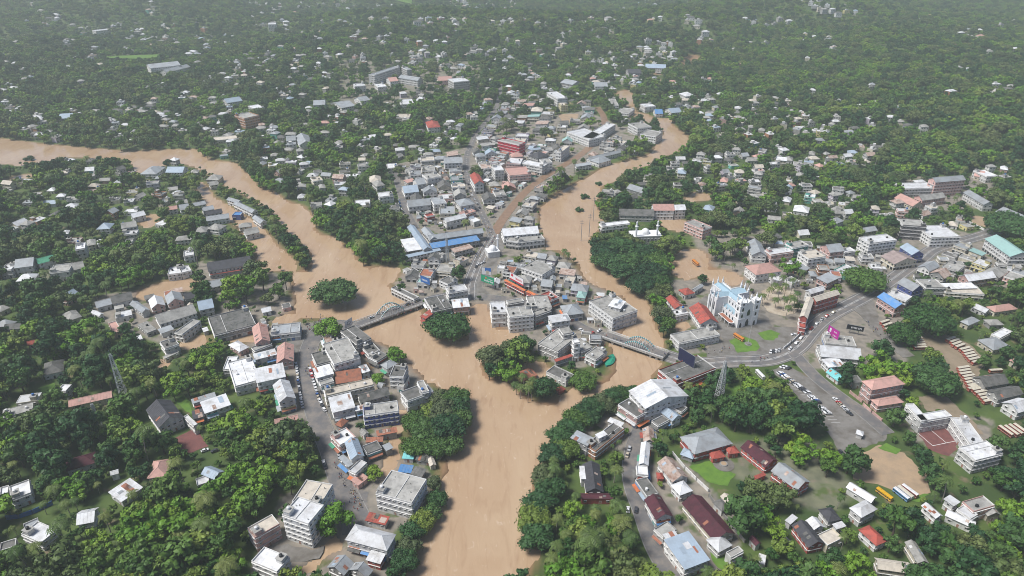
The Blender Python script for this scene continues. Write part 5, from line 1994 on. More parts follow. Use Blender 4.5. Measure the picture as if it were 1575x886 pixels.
p.location = (w * .22, -.07, 8.6)
b = MB()
b.box(w * .14, -.1, 6.4, w * .3, -.06, 7.8, 'board_white')
b.build('picture', g)
g, w = billboard(vp(21, 800, 495), vp(21, 968, 527), 3.6, 3.5, 'board_black', 'long black sign with white lettering on a low roof')
b = MB()
glyphs(b, w * .25, w * .95, 4.5, 1.3, -.1, 'board_white', 21)
b.build('lettering', g)
g, w = billboard(vp(19, 1068, 540), vp(19, 1225, 640), 9, 8, 'board_navy', 'huge dark navy hoarding on scaffolding at the second bridge')
g, w = billboard(vp(20, 10, 425), vp(20, 78, 380), 5, 6, 'board_white', 'white hoarding with a dark emblem at the first bridge')
b = MB()
for k in range(10):
    a0, a1 = 2 * math.pi * k / 10, 2 * math.pi * (k + 1) / 10
    b.bar((w * .5 + 1.6 * math.cos(a0), -.08, 8.4 + 1.3 * math.sin(a0)), (w * .5 + 1.6 * math.cos(a1), -.08, 8.4 + 1.3 * math.sin(a1)), .5, 'board_black', .06)
b.build('emblem', g)
g, w = billboard(vp(5, 1005, 838), vp(5, 1060, 860), 5.5, 5, 'board_blue', 'blue hoarding above the roofs left of the town street')
b = MB()
glyphs(b, w * .15, w * .85, 6.6, 1.4, -.1, 'board_white', 5)
b.build('lettering', g)
# the white screen on the crimson building
g, w = billboard(vp(22, 650, 632), vp(22, 738, 655), 7, 5, 'board_black', 'black-framed white panel on the crimson building front')
b = MB()
b.box(w * .3, -.12, 7, w * .78, -.06, 10.4, 'board_white')
b.build('screen', g)

# ---------------------------------------------------------------- fences, boat, flagpole, round bed, court lines
def wall_run(pts, h, t, m, name, label, cat):
    P = [unp(*p) for p in pts]
    root = tag(empty(name, (*P[0], GZ)), label, cat)
    for (xa, ya), (xb, yb) in zip(P[:-1], P[1:]):
        b = MB()
        b.bar((xa - P[0][0], ya - P[0][1], h / 2 - .5), (xb - P[0][0], yb - P[0][1], h / 2 - .5), t, m, h + 1)
        b.build('panel', root)
        n = max(1, int(math.hypot(xb - xa, yb - ya) / 4))
        for k in range(n + 1):
            b = MB()
            x, y = xa + (xb - xa) * k / n - P[0][0], ya + (yb - ya) * k / n - P[0][1]
            b.box(x - t * .9, y - t * .9, -.5, x + t * .9, y + t * .9, h + .15, m if m != 'b' else 'steel')
            b.build('post', root)
    return root


wall_run(vpoly(12, 45, 545, 120, 535, 200, 510, 260, 482, 320, 455), 2.6, .2, 'tank_blue', 'tarpaulin_fence', 'blue tarpaulin fence curving below the white villa', 'fence')
wall_run(vpoly(14, 985, 150, 1060, 240, 1130, 310, 1200, 375), 2.2, .25, 'trim', 'boundary_wall', 'white boundary wall between the lawn and the rust-streaked roof', 'wall')
wall_run(vpoly(14, 1205, 405, 1280, 510, 1350, 600, 1420, 685), 2.2, .25, 'kerb', 'boundary_wall', 'pale boundary wall along the long maroon roof', 'wall')
wall_run(vpoly(11, 520, 650, 590, 705), 2.0, .3, 'wall_P', 'boundary_wall', 'pink boundary wall in front of the salmon school, upper stretch', 'wall')
wall_run(vpoly(11, 600, 725, 650, 770, 710, 820), 2.0, .3, 'wall_P', 'boundary_wall', 'pink boundary wall along the parking road, lower stretch', 'wall')
wall_run(vpoly(21, 165, 705, 240, 645, 320, 570, 400, 490), 2.0, .3, 'trim', 'boundary_wall', 'white compound wall between church yard and main road', 'wall')
wall_run(vpoly(7, 1230, 480, 1330, 530), 2.0, .3, 'trim', 'boundary_wall', 'white wall below the sandy school ground', 'wall')
wall_run(vpoly(15, 105, 645, 180, 715), 2.0, .25, 'trim', 'boundary_wall', 'white wall left of the long charcoal roof', 'wall')

a, c = np.array(unp(*vp(10, 585, 490))), np.array(unp(*vp(10, 625, 420)))
Ln = float(np.hypot(*(c - a)))
bo = tag(empty('covered_boat', (*(a + c) / 2, .05), math.atan2(c[1] - a[1], c[0] - a[0])), 'long green-covered boat moored against the bank below the bridge', 'boat')
hb, tb = MB(), MB()
N = 10
hv, tv = [], []
for k in range(N + 1):
    t = 2 * k / N - 1
    wd = 3.0 * (1 - abs(t) ** 2.4) + .15
    x = t * Ln / 2
    hv += [(x, -wd * .6, -.6), (x, -wd, 1.1 + .7 * t * t), (x, wd, 1.1 + .7 * t * t), (x, wd * .6, -.6)]
    tv += [(x, -wd * 1.02, 1.15 + .7 * t * t), (x, -wd * .5, 2.3 - .8 * t * t), (x, wd * .5, 2.3 - .8 * t * t), (x, wd * 1.02, 1.15 + .7 * t * t)]
fs = [(4 * k + j + 1, 4 * k + j, 4 * k + 4 + j, 4 * k + 5 + j) for k in range(N) for j in range(3)]
hb.faces(hv, [f for k, f in enumerate(fs) if k % 3 != 1] + [(0, 1, 2, 3), (4 * N + 3, 4 * N + 2, 4 * N + 1, 4 * N)], 'teal_paint')
hb.build('hull', bo)
OCC.append((*(a + c) / 2, math.atan2(c[1] - a[1], c[0] - a[0]), 20, 9))
mark(*OCC[-1], 3, show_r)
mat('green_cover', (.03, .36, .22), stain=.4)
tb.faces(tv, [f[::-1] for f in fs], 'green_cover')
tb.build('cover', bo)

x, y = unp(*vp(10, 1443, 352))
fl = tag(empty('flagpole', (x, y, GZ + .1)), 'tall white flagpole on a round stone base on the church lawn', 'flagpole')
b = MB()
b.cone((0, 0), 2.4, 2.4, 0, .4, 'kerb', 16)
b.cone((0, 0), 1.6, 1.6, .4, .8, 'plaza', 16)
b.build('base', fl)
b = MB()
b.cone((0, 0), .16, .07, .8, 17, 'white_steel', 8)
b.build('shaft', fl)
x, y = unp(*vp(14, 1295, 210))
rb_ = tag(empty('round_pond', (x, y, GZ + .13)), 'round stone-edged garden bed on the lawn of the red-fronted hall', 'garden bed')
b = MB()
b.cone((0, 0), 5.5, 5.5, 0, .12, 'plaza', 24)
b.build('paving', rb_)
b = MB()
b.cone((0, 0), 2.2, 2.0, .12, .7, 'kerb', 20)
b.cone((0, 0), 1.5, 1.4, .7, .74, 'dirt', 20)
b.build('rim', rb_)
ck = MB()
cpts = [np.array(unp(*p)) for p in vpoly(11, 960, 835, 1060, 815) + vpoly(15, 1130, 100, 1030, 120)]
cc = sum(cpts) / 4
ang = math.atan2(*(cpts[1] - cpts[0])[::-1])
cm = empty('court_marking', (*cc, GZ + .105), ang)
tag(cm, 'white lines painted on the red brick court', 'court marking', kind='structure')
for x in (-9, 0, 9):
    b = MB()
    b.box(x - .15, -7, 0, x + .15, 7, .02, 'paint_white')
    b.build('line', cm)
for y in (-7, 7):
    b = MB()
    b.box(-9, y - .15, .002, 9, y + .15, .022, 'paint_white')
    b.build('line', cm)
pm = MB()
l0, l1 = np.array(unp(*vp(11, 70, 520))), np.array(unp(*vp(11, 430, 850)))
dv = (l1 - l0) / np.hypot(*(l1 - l0))
nv = np.array([-dv[1], dv[0]])
if nv[0] < 0:
    nv = -nv
for k in range(int(np.hypot(*(l1 - l0)) / 2.7)):
    p0 = l0 + dv * k * 2.7
    p1 = p0 + nv * 5 + dv * 1.5
    pm.bar((*p0, GZ + .14), (*p1, GZ + .14), .16, 'paint_white', .02)
po = pm.build('bay_marking')
tag(po, 'white slanted bay lines painted down the car park', 'bay marking', kind='structure')
# ---------------------------------------------------------------- vehicles
CARC = {'white': (.78, .78, .78), 'silver': (.48, .49, .50), 'red': (.45, .03, .03), 'dark grey': (.06, .06, .07), 'blue': (.04, .10, .30), 'beige': (.52, .45, .34)}
for k_, c_ in CARC.items():
    mat('car ' + k_, c_, rough=.3, stain=.08, spec=.5, rnd=.05)


@cached
def car_parts(col):
    m = 'car ' + col
    b = MB()
    prof = [(-2.0, .35), (-2.0, .85), (-1.75, .98), (-.95, 1.0), (-.45, 1.0), (1.25, 1.0), (1.85, .98), (2.0, .8), (2.0, .35)]
    n = len(prof)
    v = [(x, -.82, z) for x, z in prof] + [(x, .82, z) for x, z in prof]
    b.faces(v, [tuple(range(n)), tuple(range(n, 2 * n))[::-1]] + [(k, n + k, n + (k + 1) % n, (k + 1) % n) for k in range(n)], m)
    body = b.mesh('body')
    b = MB()
    lo = [(-1.05, -.78, 1.0), (1.6, -.78, 1.0), (1.6, .78, 1.0), (-1.05, .78, 1.0)]
    hi = [(-.4, -.64, 1.46), (1.15, -.64, 1.46), (1.15, .64, 1.46), (-.4, .64, 1.46)]
    b.faces(lo + hi, [(0, 1, 5, 4), (1, 2, 6, 5), (2, 3, 7, 6), (3, 0, 4, 7)], 'glass')
    glass = b.mesh('glazing')
    b = MB()
    b.faces([(p[0], p[1], 1.46) for p in hi] + [(p[0] * .96 + .02, p[1] * .95, 1.52) for p in hi], [(4, 5, 6, 7), (0, 1, 5, 4), (1, 2, 6, 5), (2, 3, 7, 6), (3, 0, 4, 7)], m)
    return body, glass, b.mesh('roof_panel')


@cached
def wheel_mesh(r, w):
    b = MB()
    n = 10
    v = [(r * math.cos(2 * math.pi * k / n), -w / 2, r * math.sin(2 * math.pi * k / n)) for k in range(n)]
    v += [(p[0], w / 2, p[2]) for p in v]
    b.faces(v, [tuple(range(n)), tuple(range(n, 2 * n))[::-1]] + [(k, n + k, n + (k + 1) % n, (k + 1) % n) for k in range(n)], 'rubber')
    return b.mesh('wheel')


def zroad(x, y):
    return float(hills(x, y)) + .2


def car(x, y, ang, col, label, group=None, z=None, sc=1.0):
    z = zroad(x, y) if z is None else z
    root = tag(empty('car', (x, y, z), ang), label, 'car', group)
    body, glass, roof = car_parts(col)
    put('body', body, root, sc=(sc,) * 3)
    put('glazing', glass, root, sc=(sc,) * 3)
    put('roof_panel', roof, root, sc=(sc,) * 3)
    for wx in (-1.25, 1.3):
        for wy in (-.78, .78):
            put('wheel', wheel_mesh(.32, .22), root, (wx * sc, wy * sc, .32 * sc), sc=(sc,) * 3)
    return root


ORD = ['first', 'second', 'third', 'fourth', 'fifth', 'sixth', 'seventh', 'eighth', 'ninth', 'tenth', 'eleventh', 'twelfth', 'thirteenth', 'fourteenth', 'fifteenth', 'sixteenth', 'seventeenth', 'eighteenth', 'nineteenth', 'twentieth']
ORD += ['twenty-' + o for o in ORD[:9]]
rc = random.Random(4)
COLS = ['white'] * 5 + ['silver'] * 3 + ['red'] * 2 + ['dark grey'] * 2 + ['blue', 'beige']


def car_row(pts, n, cross, where, start, group, jit=.5, z=None):
    """n parked cars spaced along a photo polyline; cross = angle to the line"""
    q = np.array([unp(*p) for p in pts])
    s = np.concatenate([[0], np.cumsum(np.hypot(*np.diff(q, axis=0).T))])
    for k in range(n):
        t = s[-1] * (k + .5) / n + rc.uniform(-jit, jit)
        i = min(len(q) - 2, max(0, int(np.searchsorted(s, t)) - 1))
        x, y = np.interp(t, s, q[:, 0]), np.interp(t, s, q[:, 1])
        d = q[i + 1] - q[i]
        col = rc.choice(COLS)
        car(x, y, math.atan2(d[1], d[0]) + cross + rc.choice((0, math.pi)) + rc.uniform(-.06, .06), col, f'{col} car {where}, {ORD[k]} {start}', group, z)
        mark(x, y, 0, 5, 5)
        mark(x, y, 0, 4, 4, 1, show_r)


car_row(vpoly(11, 92, 528, 180, 590, 268, 655), 20, 1.2, 'in the car park row', 'down from the road junction', 'cars parked in the car park row', .1)
car_row(vpoly(11, 275, 668, 330, 712), 5, 1.2, 'in the second car park group', 'from its top', 'cars in the lower car park')
car_row(vpoly(11, 340, 738, 395, 782), 5, 1.2, 'in the lowest car park group', 'from its top', 'cars in the lower car park')
car_row(vpoly(11, 430, 690, 525, 785), 6, .3, 'beside the parking road', 'from the upper end', 'cars beside the parking road', 1)
car_row(vpoly(9, 250, 470, 262, 570, 275, 660, 290, 745), 15, .1, 'along the left kerb of the market street', 'counted from the square', 'cars on the left kerb of the market street', .6)
car_row(vpoly(9, 335, 500, 355, 580, 385, 680, 425, 760), 15, .1, 'along the right kerb of the market street', 'counted from the square', 'cars on the right kerb of the market street', .6)
car_row(vpoly(13, 415, 195, 428, 240), 2, 0, 'by the grove on the left main street', 'from the market end', 'cars by the grove', .2)
car_row(vpoly(13, 505, 150, 530, 225), 2, 0, 'outside the blue-grey gabled shop', 'from the market end', 'cars outside the gabled shop', .2)
car_row(vpoly(14, 730, 100, 705, 180), 2, 0, 'on the left of the riverside street', 'from the bridge end', 'cars on the riverside street', .1)
car_row(vpoly(14, 690, 490, 790, 492), 2, 1.4, 'near the palms on the riverside street', 'from the river', 'cars near the palms', .1)
car_row(vpoly(21, 210, 725, 300, 640, 400, 530), 4, 0, 'on the main road beside the church wall', 'up from the junction', 'cars on the main road', 1)
car_row(vpoly(21, 250, 565, 285, 562), 1, 0, 'parked in the church yard', 'and only one', None, 0)
car_row(vpoly(19, 60, 235, 160, 305, 300, 250), 4, .2, 'near the second bridge approach', 'from the town side', 'cars near the second bridge', .5)
car_row(vpoly(17, 560, 580, 580, 540, 690, 500), 3, 0, 'at the town crossing', 'from the green billboard', 'cars at the town crossing', .5)
car_row(vpoly(20, 220, 375, 430, 295, 700, 200), 4, 0, 'crossing the long first bridge', 'from the near end', 'cars on the first bridge', 1, z=3.25)
car_row(vpoly(21, 20, 740, 130, 720), 4, .9, 'at the church yard corner', 'from the left', 'cars at the church yard corner', .4)
car_row(vpoly(5, 870, 340, 885, 400, 915, 450), 6, .1, 'in the lane beside the market roofs', 'from the far end', 'cars in the market lane', .6)
car_row(vpoly(5, 1290, 240, 1315, 320, 1370, 410), 7, .1, 'on the north street', 'from the far end', 'cars on the north street', 1)
car_row(vpoly(11, 100, 492, 160, 505), 3, .9, 'at the top corner of the car park', 'from the left', 'cars at the car park corner', .2)
car_row(vpoly(15, 455, 130, 475, 155), 1, .2, 'at the bottom car park corner', 'and only one', None, 0)
car_row(vpoly(21, 420, 520, 560, 400, 700, 320), 5, 0, 'across the main road bend', 'from the junction', 'cars on the far side of the bend', 1)
car_row(vpoly(12, 1215, 130, 1330, 135), 2, .6, 'below the brick forecourt', 'from the left', 'cars below the forecourt', .1)


BUSC = {'cream': (.62, .57, .46), 'red': (.36, .07, .05), 'yellow': (.75, .42, .02), 'blue': (.10, .30, .60), 'white': (.76, .76, .76), 'orange': (.68, .25, .05)}
for k_, c_ in BUSC.items():
    mat('bus ' + k_, c_, rough=.45, stain=.25, rnd=.06)


@cached
def bus_parts(body, roof):
    b = MB()
    b.box(-5.2, -1.22, .45, 5.2, 1.22, 1.35, 'bus ' + body)
    b.box(-5.2, -1.2, 2.2, 5.2, 1.2, 2.75, 'bus ' + body)
    for k in range(8):
        x = -5.2 + 10.4 * k / 7
        b.box(max(-5.2, x - .1), -1.21, 1.35, min(5.2, x + .1), 1.21, 2.2, 'bus ' + body)
    me = b.mesh('body')
    b = MB()
    b.box(-5.1, -1.13, 1.3, 5.1, 1.13, 2.25, 'glass')
    gl = b.mesh('glazing')
    b = MB()
    prof = [(-1.22, 2.75), (-1.1, 2.95), (-.6, 3.05), (.6, 3.05), (1.1, 2.95), (1.22, 2.75)]
    n = len(prof)
    v = [(-5.2, y, z) for y, z in prof] + [(5.2, y, z) for y, z in prof]
    b.faces(v, [(k, k + 1, n + k + 1, n + k)[::-1] for k in range(n - 1)] + [tuple(range(n)), tuple(range(n, 2 * n))[::-1]], 'bus ' + roof)
    for x in (-3, 0, 3):
        b.box(x - .5, -.35, 3.03, x + .5, .35, 3.2, 'bus ' + roof)
    rf = b.mesh('roof')
    b = MB()
    b.box(-5.21, -1.24, .95, 5.21, 1.24, 1.15, 'bus cream' if body != 'cream' else 'bus red')
    st_ = b.mesh('stripe')
    return me, gl, rf, st_


def bus(x, y, ang, body, roof, label, group=None, z=None):
    z = float(hills(x, y)) + .15 if z is None else z
    root = tag(empty('bus', (x, y, z), ang), label, 'bus', group)
    for nm, me in zip(('body', 'glazing', 'roof', 'stripe'), bus_parts(body, roof)):
        put(nm, me, root, sc=(.8, .8, .9))
    for wx in (-3.3, 3.2):
        for wy in (-1.08, 1.08):
            put('wheel', wheel_mesh(.5, .3), root, (wx * .8, wy * .8, .42), sc=(.85, .85, .85))
    mark(x, y, ang, 10, 4, 1)
    mark(x, y, ang, 10, 4, 1, show_r)


def bus_group(t, a, b_, n, where, group, body='red', roof='cream'):
    def mid(c):
        p, q = np.array(unp(*vp(t, c[0], c[1]), GZ + 3)), np.array(unp(*vp(t, c[2], c[3]), GZ + 3))
        return (p + q) / 2, q - p
    (m0, d0), (m1, d1) = mid(a), mid(b_)
    ang = math.atan2(*(d0 + d1)[::-1])
    side = np.array([-math.sin(ang), math.cos(ang)])          # buses stand side by side, a walkway apart
    run = m1 - m0
    sgn = 1 if run @ side > 0 else -1
    step = max(2.75, abs(float(run @ side)) / max(1, n - 1))
    along = float(run @ np.array([math.cos(ang), math.sin(ang)])) / max(1, n - 1)
    for k in range(n):
        m = m0 + side * sgn * step * k + np.array([math.cos(ang), math.sin(ang)]) * (along * k + rc.uniform(-.5, .5))
        bus(m[0], m[1], ang + rc.uniform(-.02, .02), body, roof, f'{body} and {roof} bus {where}, {ORD[k]} from the top', group)


bus_group(11, (890, 305, 955, 310), (918, 362, 968, 352), 5, 'in the small row under the big trees', 'buses under the big trees')
bus_group(11, (1098, 325, 1175, 298), (1145, 366, 1225, 340), 4, 'in the uppermost open yard row', 'buses in the upper yard row')
bus_group(11, (1178, 380, 1265, 362), (1225, 448, 1312, 425), 6, 'in the second open yard row', 'buses in the second yard row')
bus_group(11, (1165, 492, 1250, 482), (1192, 592, 1290, 572), 8, 'in the biggest yard row', 'buses in the biggest yard row')
bus_group(11, (1238, 605, 1325, 590), (1312, 690, 1405, 670), 6, 'in the row by the dark workshops', 'buses by the dark workshops')
bus_group(11, (1435, 840, 1510, 900), (1510, 825, 1600, 880), 4, 'in the last row at the right edge', 'buses at the right edge')
bus_group(11, (708, 215, 765, 200), (735, 258, 780, 238), 3, 'in the row below the blue-roofed building', 'buses by the bus stand')
bus_group(11, (1370, 505, 1450, 500), (1370, 505, 1450, 500), 1, 'alone above the dark workshops', None)
bus_group(15, (690, 345, 780, 412), (690, 345, 780, 412), 1, 'parked alone on the sand field edge', None, 'yellow', 'yellow')
bus_group(15, (800, 350, 880, 412), (800, 350, 880, 412), 1, 'parked third in the sand field group', None, 'blue', 'white')
bus_group(15, (815, 332, 900, 398), (815, 332, 900, 398), 1, 'parked between its neighbours on the sand field', None, 'white', 'cream')
bus_group(15, (842, 325, 925, 385), (842, 325, 925, 385), 1, 'parked last on the sand field', None, 'red', 'white')
bus_group(6, (1103, 695, 1152, 735), (1103, 695, 1152, 735), 1, 'standing in flood water beyond the grove', None, 'orange', 'orange')
bus_group(10, (1350, 275, 1425, 320), (1350, 275, 1425, 320), 1, 'parked before the church front', None, 'orange', 'orange')
bus_group(10, (1495, 500, 1540, 545), (1495, 500, 1540, 545), 1, 'waiting at the road junction', None, 'white', 'white')
bus_group(19, (235, 300, 290, 365), (235, 300, 290, 365), 1, 'stopped short of the second bridge', None, 'cream', 'white')

# ---------------------------------------------------------------- people: small figures, each one continuous body
def person_mesh(shirt, trousers):
    """one skin grown round a posed skeleton, coloured by height"""
    J = [(0, 0, .95), (0, 0, 1.2), (0, 0, 1.42), (0, .01, 1.52), (0, .02, 1.66), (-.1, 0, .9), (-.12, .06, .5), (-.12, -.02, .06), (-.12, .12, .04),
         (.1, 0, .9), (.12, -.04, .5), (.12, -.12, .06), (.12, .02, .04), (-.2, 0, 1.4), (-.26, -.02, 1.12), (-.25, .1, .88), (.2, 0, 1.4), (.27, 0, 1.12), (.25, .12, .9)]
    rad = [.15, .14, .15, .06, .11, .1, .07, .05, .045, .1, .07, .05, .045, .07, .05, .04, .07, .05, .04]
    E = [(0, 1), (1, 2), (2, 3), (3, 4), (0, 5), (5, 6), (6, 7), (7, 8), (0, 9), (9, 10), (10, 11), (11, 12), (2, 13), (13, 14), (14, 15), (2, 16), (16, 17), (17, 18)]
    me = bpy.data.meshes.new('body_frame')
    me.from_pydata(J, E, [])
    o = bpy.data.objects.new('body_frame', me)
    COL.objects.link(o)
    o.modifiers.new('skin', 'SKIN')
    for v, r in zip(me.skin_vertices[0].data, rad):
        v.radius = (r, r * .8)
    me.skin_vertices[0].data[0].use_root = True
    bpy.context.view_layer.update()
    ev = o.evaluated_get(bpy.context.evaluated_depsgraph_get())
    out = bpy.data.meshes.new_from_object(ev)
    bpy.data.objects.remove(o)
    out.materials.clear()
    for k in (shirt, trousers, 'skin', 'hair'):
        out.materials.append(MAT[k])
    for p in out.polygons:
        z, x = p.center.z, abs(p.center.x)
        p.material_index = 3 if z > 1.66 else 2 if z > 1.48 or (x > .2 and z < 1.15) else 0 if z > .92 else 1 if z > .08 else 3
    return out


mat('skin', (.25, .14, .09), stain=0)
mat('hair', (.015, .012, .01), stain=0)
CLOTH = {'white': (.75, .75, .73), 'red': (.50, .05, .06), 'blue': (.08, .14, .38), 'dark': (.05, .05, .06), 'yellow': (.60, .45, .08)}
for k_, c_ in CLOTH.items():
    mat('cloth ' + k_, c_, stain=.05)
PEOPLE = {k: person_mesh('cloth ' + k, 'cloth dark' if k != 'dark' else 'cloth white') for k in CLOTH}


def crowd(t, x0, y0, x1, y1, n, where, spread=18, z=None):
    for k in range(n):
        f = rc.random()
        px, py = vp(t, x0 + (x1 - x0) * f + rc.gauss(0, spread), y0 + (y1 - y0) * f + rc.gauss(0, spread * .6))
        x, y = unp(px, py, z or GZ)
        col = rc.choice(list(CLOTH))
        o = put('person', PEOPLE[col], None, (x, y, (z or GZ + .2) - .01), rc.uniform(0, 6.28))
        tag(o, f'person in a {col} shirt standing {where}', 'person', f'people in {col} shirts {where}')


crowd(9, 230, 310, 420, 190, 40, 'on the crowded market square', 30)
crowd(9, 300, 480, 330, 560, 8, 'in the market street', 14)
crowd(13, 590, 370, 640, 480, 26, 'at the edge of the flooded junction', 28)
crowd(20, 180, 345, 780, 160, 16, 'on the long first bridge', 3, 3.25)
crowd(20, 330, 370, 780, 225, 12, 'along the near railing of the first bridge', 3, 3.25)
crowd(17, 520, 480, 760, 260, 40, 'at the town crossing', 40)
crowd(19, 320, 300, 950, 500, 12, 'on the second bridge', 4, 3.25)
crowd(21, 480, 350, 720, 250, 12, 'outside the red-walled roadside building', 12)
crowd(16, 1250, 600, 1480, 740, 12, 'on the bank by the second bridge approach', 25)
crowd(21, 980, 430, 1180, 580, 10, 'on the bus stand lane', 18)
crowd(9, 470, 640, 330, 380, 14, 'walking up the market street', 14)
crowd(13, 480, 200, 560, 380, 14, 'on the lower left main street', 10)
crowd(10, 1440, 470, 1560, 440, 8, 'at the church road corner', 10)
crowd(10, 1200, 420, 1330, 380, 8, 'in the church yard', 20)
crowd(5, 1380, 470, 1440, 560, 20, 'in the upper town street', 14)
# ---------------------------------------------------------------- labels of the buildings
MARKS = [('the white church', 1150, 480), ('the long first bridge', 600, 485), ('the second bridge', 980, 530), ('the town crossing', 735, 420), ('the hospital block', 465, 780), ('the white riverside block', 620, 750),
         ('the market square', 490, 500), ('the bus yard', 1480, 570), ('the sand field', 1365, 700), ('the salmon school', 1355, 600), ('the long maroon roof', 1080, 770), ('the red-walled roadside building', 1260, 465),
         ('the white hotel', 1350, 378), ('the pale teal hall', 1545, 385), ('the hillside school', 1450, 290), ('the crimson building', 785, 222), ('the blue market roof', 700, 365), ('the twin minarets', 985, 350),
         ('the charcoal-roofed channel hall', 345, 410), ('the green gable roof', 70, 400), ('the white lattice mast', 185, 610), ('the blue tarpaulin fence', 45, 790), ('the upper left river bend', 310, 240),
         ('the far college block', 600, 115), ('the V-shaped building', 910, 210), ('the far school field', 250, 100), ('the flooded field', 240, 445), ('the north street', 720, 260), ('the upstream narrows', 1000, 170),
         ('the right-hand hills', 1240, 200), ('the grove at the right edge', 1545, 480), ('the far left river bank', 40, 200), ('the second-bridge grove', 1110, 640)]
MK = [(n, np.array(ground(x, y)[:2])) for n, x, y in MARKS]


def nearest_mark(p):
    p = np.array(p[:2])
    return min(((float(np.hypot(*(p - q))), n) for n, q in MK))


bins = {}
for rec in BUILT:
    if rec[3]:
        rec[0]['label'] = rec[3]
        continue
    d, n = nearest_mark(rec[1])
    bins.setdefault((rec[2], n), []).append((d, rec))
GRP = {'house': 'houses among the trees', 'shop building': 'shop buildings of the town', 'shed': 'small sheds', 'warehouse': 'warehouses', 'school': 'school buildings', 'apartment block': 'apartment blocks',
       'market hall': 'market halls', 'office building': 'office buildings', 'shelter': 'shelters', 'hospital': 'hospital wings'}
for (desc, n), L_ in bins.items():
    L_.sort(key=lambda q: q[0])
    for k, (d, rec) in enumerate(L_):
        rec[0]['label'] = f'{desc} by {n}' if len(L_) == 1 else f'{desc}, {ORD[min(k, len(ORD) - 1)]} such out from {n}'
for rec in BUILT:
    rec[0]['group'] = GRP[rec[4]]

# ---------------------------------------------------------------- tree models
def crown_mesh(seed, rx, rz, zc, lobes, leaves, size, m, flat=0.0):
    """crown: leaf sprays on many uneven lobes spread through the volume, gaps between them"""
    g = np.random.default_rng(seed)
    C = []
    for k in range(lobes):
        a, t = g.uniform(0, 2 * np.pi), g.uniform(-.45, 1)
        r = math.sqrt(max(0, 1 - max(0, t) ** 2)) * g.uniform(.45, .95) if k > 2 else g.uniform(0, .3)
        C.append((rx * r * math.cos(a), rx * r * math.sin(a), zc + rz * (t * .75 if not flat else t * .45), rx * g.uniform(.26, .46)))
    V, F = [], []
    for (x, y, z, r) in C:
        n = int(leaves / lobes)
        d = g.normal(size=(n, 3))
        d[:, 2] += .25
        d /= np.linalg.norm(d, axis=1)[:, None]
        rr = r * g.uniform(.72, 1.12, n)
        p = np.array([x, y, z]) + d * rr[:, None] * np.array([1, 1, .78])
        nn = d + g.normal(size=(n, 3)) * .42
        nn /= np.linalg.norm(nn, axis=1)[:, None]
        t1 = np.cross(nn, g.normal(size=(n, 3)))
        t1 /= np.linalg.norm(t1, axis=1)[:, None] + 1e-9
        t2 = np.cross(nn, t1)
        s = size * g.uniform(.6, 1.3, n)[:, None]
        b0 = len(V)
        q = np.stack([p - t1 * s - t2 * s * .35, p + t1 * s * .15 - t2 * s * .75, p + t1 * s + t2 * s * .2, p - t1 * s * .1 + t2 * s * .8 - nn * s * .25], 1).reshape(-1, 3)
        V.extend(map(tuple, q))
        F.extend([(b0 + 4 * i, b0 + 4 * i + 1, b0 + 4 * i + 2, b0 + 4 * i + 3) for i in range(n)])
    # inner foliage of the lobes, coarse
    for (x, y, z, r) in C:
        b0 = len(V)
        k = 6
        for j, (zz, q) in enumerate(((-.62, .3), (-.1, .74), (.45, .6))):
            V.extend([(x + r * q * g.uniform(.8, 1.15) * math.cos(2 * math.pi * (i + j * .5) / k), y + r * q * g.uniform(.8, 1.15) * math.sin(2 * math.pi * (i + j * .5) / k), z + r * .78 * zz) for i in range(k)])
        V.append((x, y, z + r * .6))
        for j in range(2):
            F.extend([(b0 + j * k + i, b0 + j * k + (i + 1) % k, b0 + (j + 1) * k + (i + 1) % k, b0 + (j + 1) * k + i) for i in range(k)])
        F.extend([(b0 + 2 * k + i, b0 + 2 * k + (i + 1) % k, b0 + 3 * k) for i in range(k)])
    me = bpy.data.meshes.new('crown')
    me.from_pydata(V, [], F)
    me.materials.append(MAT[m])
    return me, C


def trunk_mesh(seed, h, r, C, m='bark'):
    g = random.Random(seed)
    b = MB()
    prev, n = None, 7
    pts = [(g.uniform(-.2, .2) * k, g.uniform(-.2, .2) * k, -.8 + (h + .8) * k / 3) for k in range(4)]
    for k in range(3):
        r0, r1 = r * (1.25 - .28 * k), r * (1.25 - .28 * (k + 1))
        a, c = Vector(pts[k]), Vector(pts[k + 1])
        v = [(a.x + r0 * math.cos(2 * math.pi * i / n), a.y + r0 * math.sin(2 * math.pi * i / n), a.z) for i in range(n)]
        v += [(c.x + r1 * math.cos(2 * math.pi * i / n), c.y + r1 * math.sin(2 * math.pi * i / n), c.z) for i in range(n)]
        b.faces(v, [(i, (i + 1) % n, n + (i + 1) % n, n + i) for i in range(n)], m)
    for x, y, z, rr in C[:9]:
        b.bar(pts[2], (x * .8, y * .8, z - rr * .2), r * .45, m, n=5)
    return b.mesh('trunk')


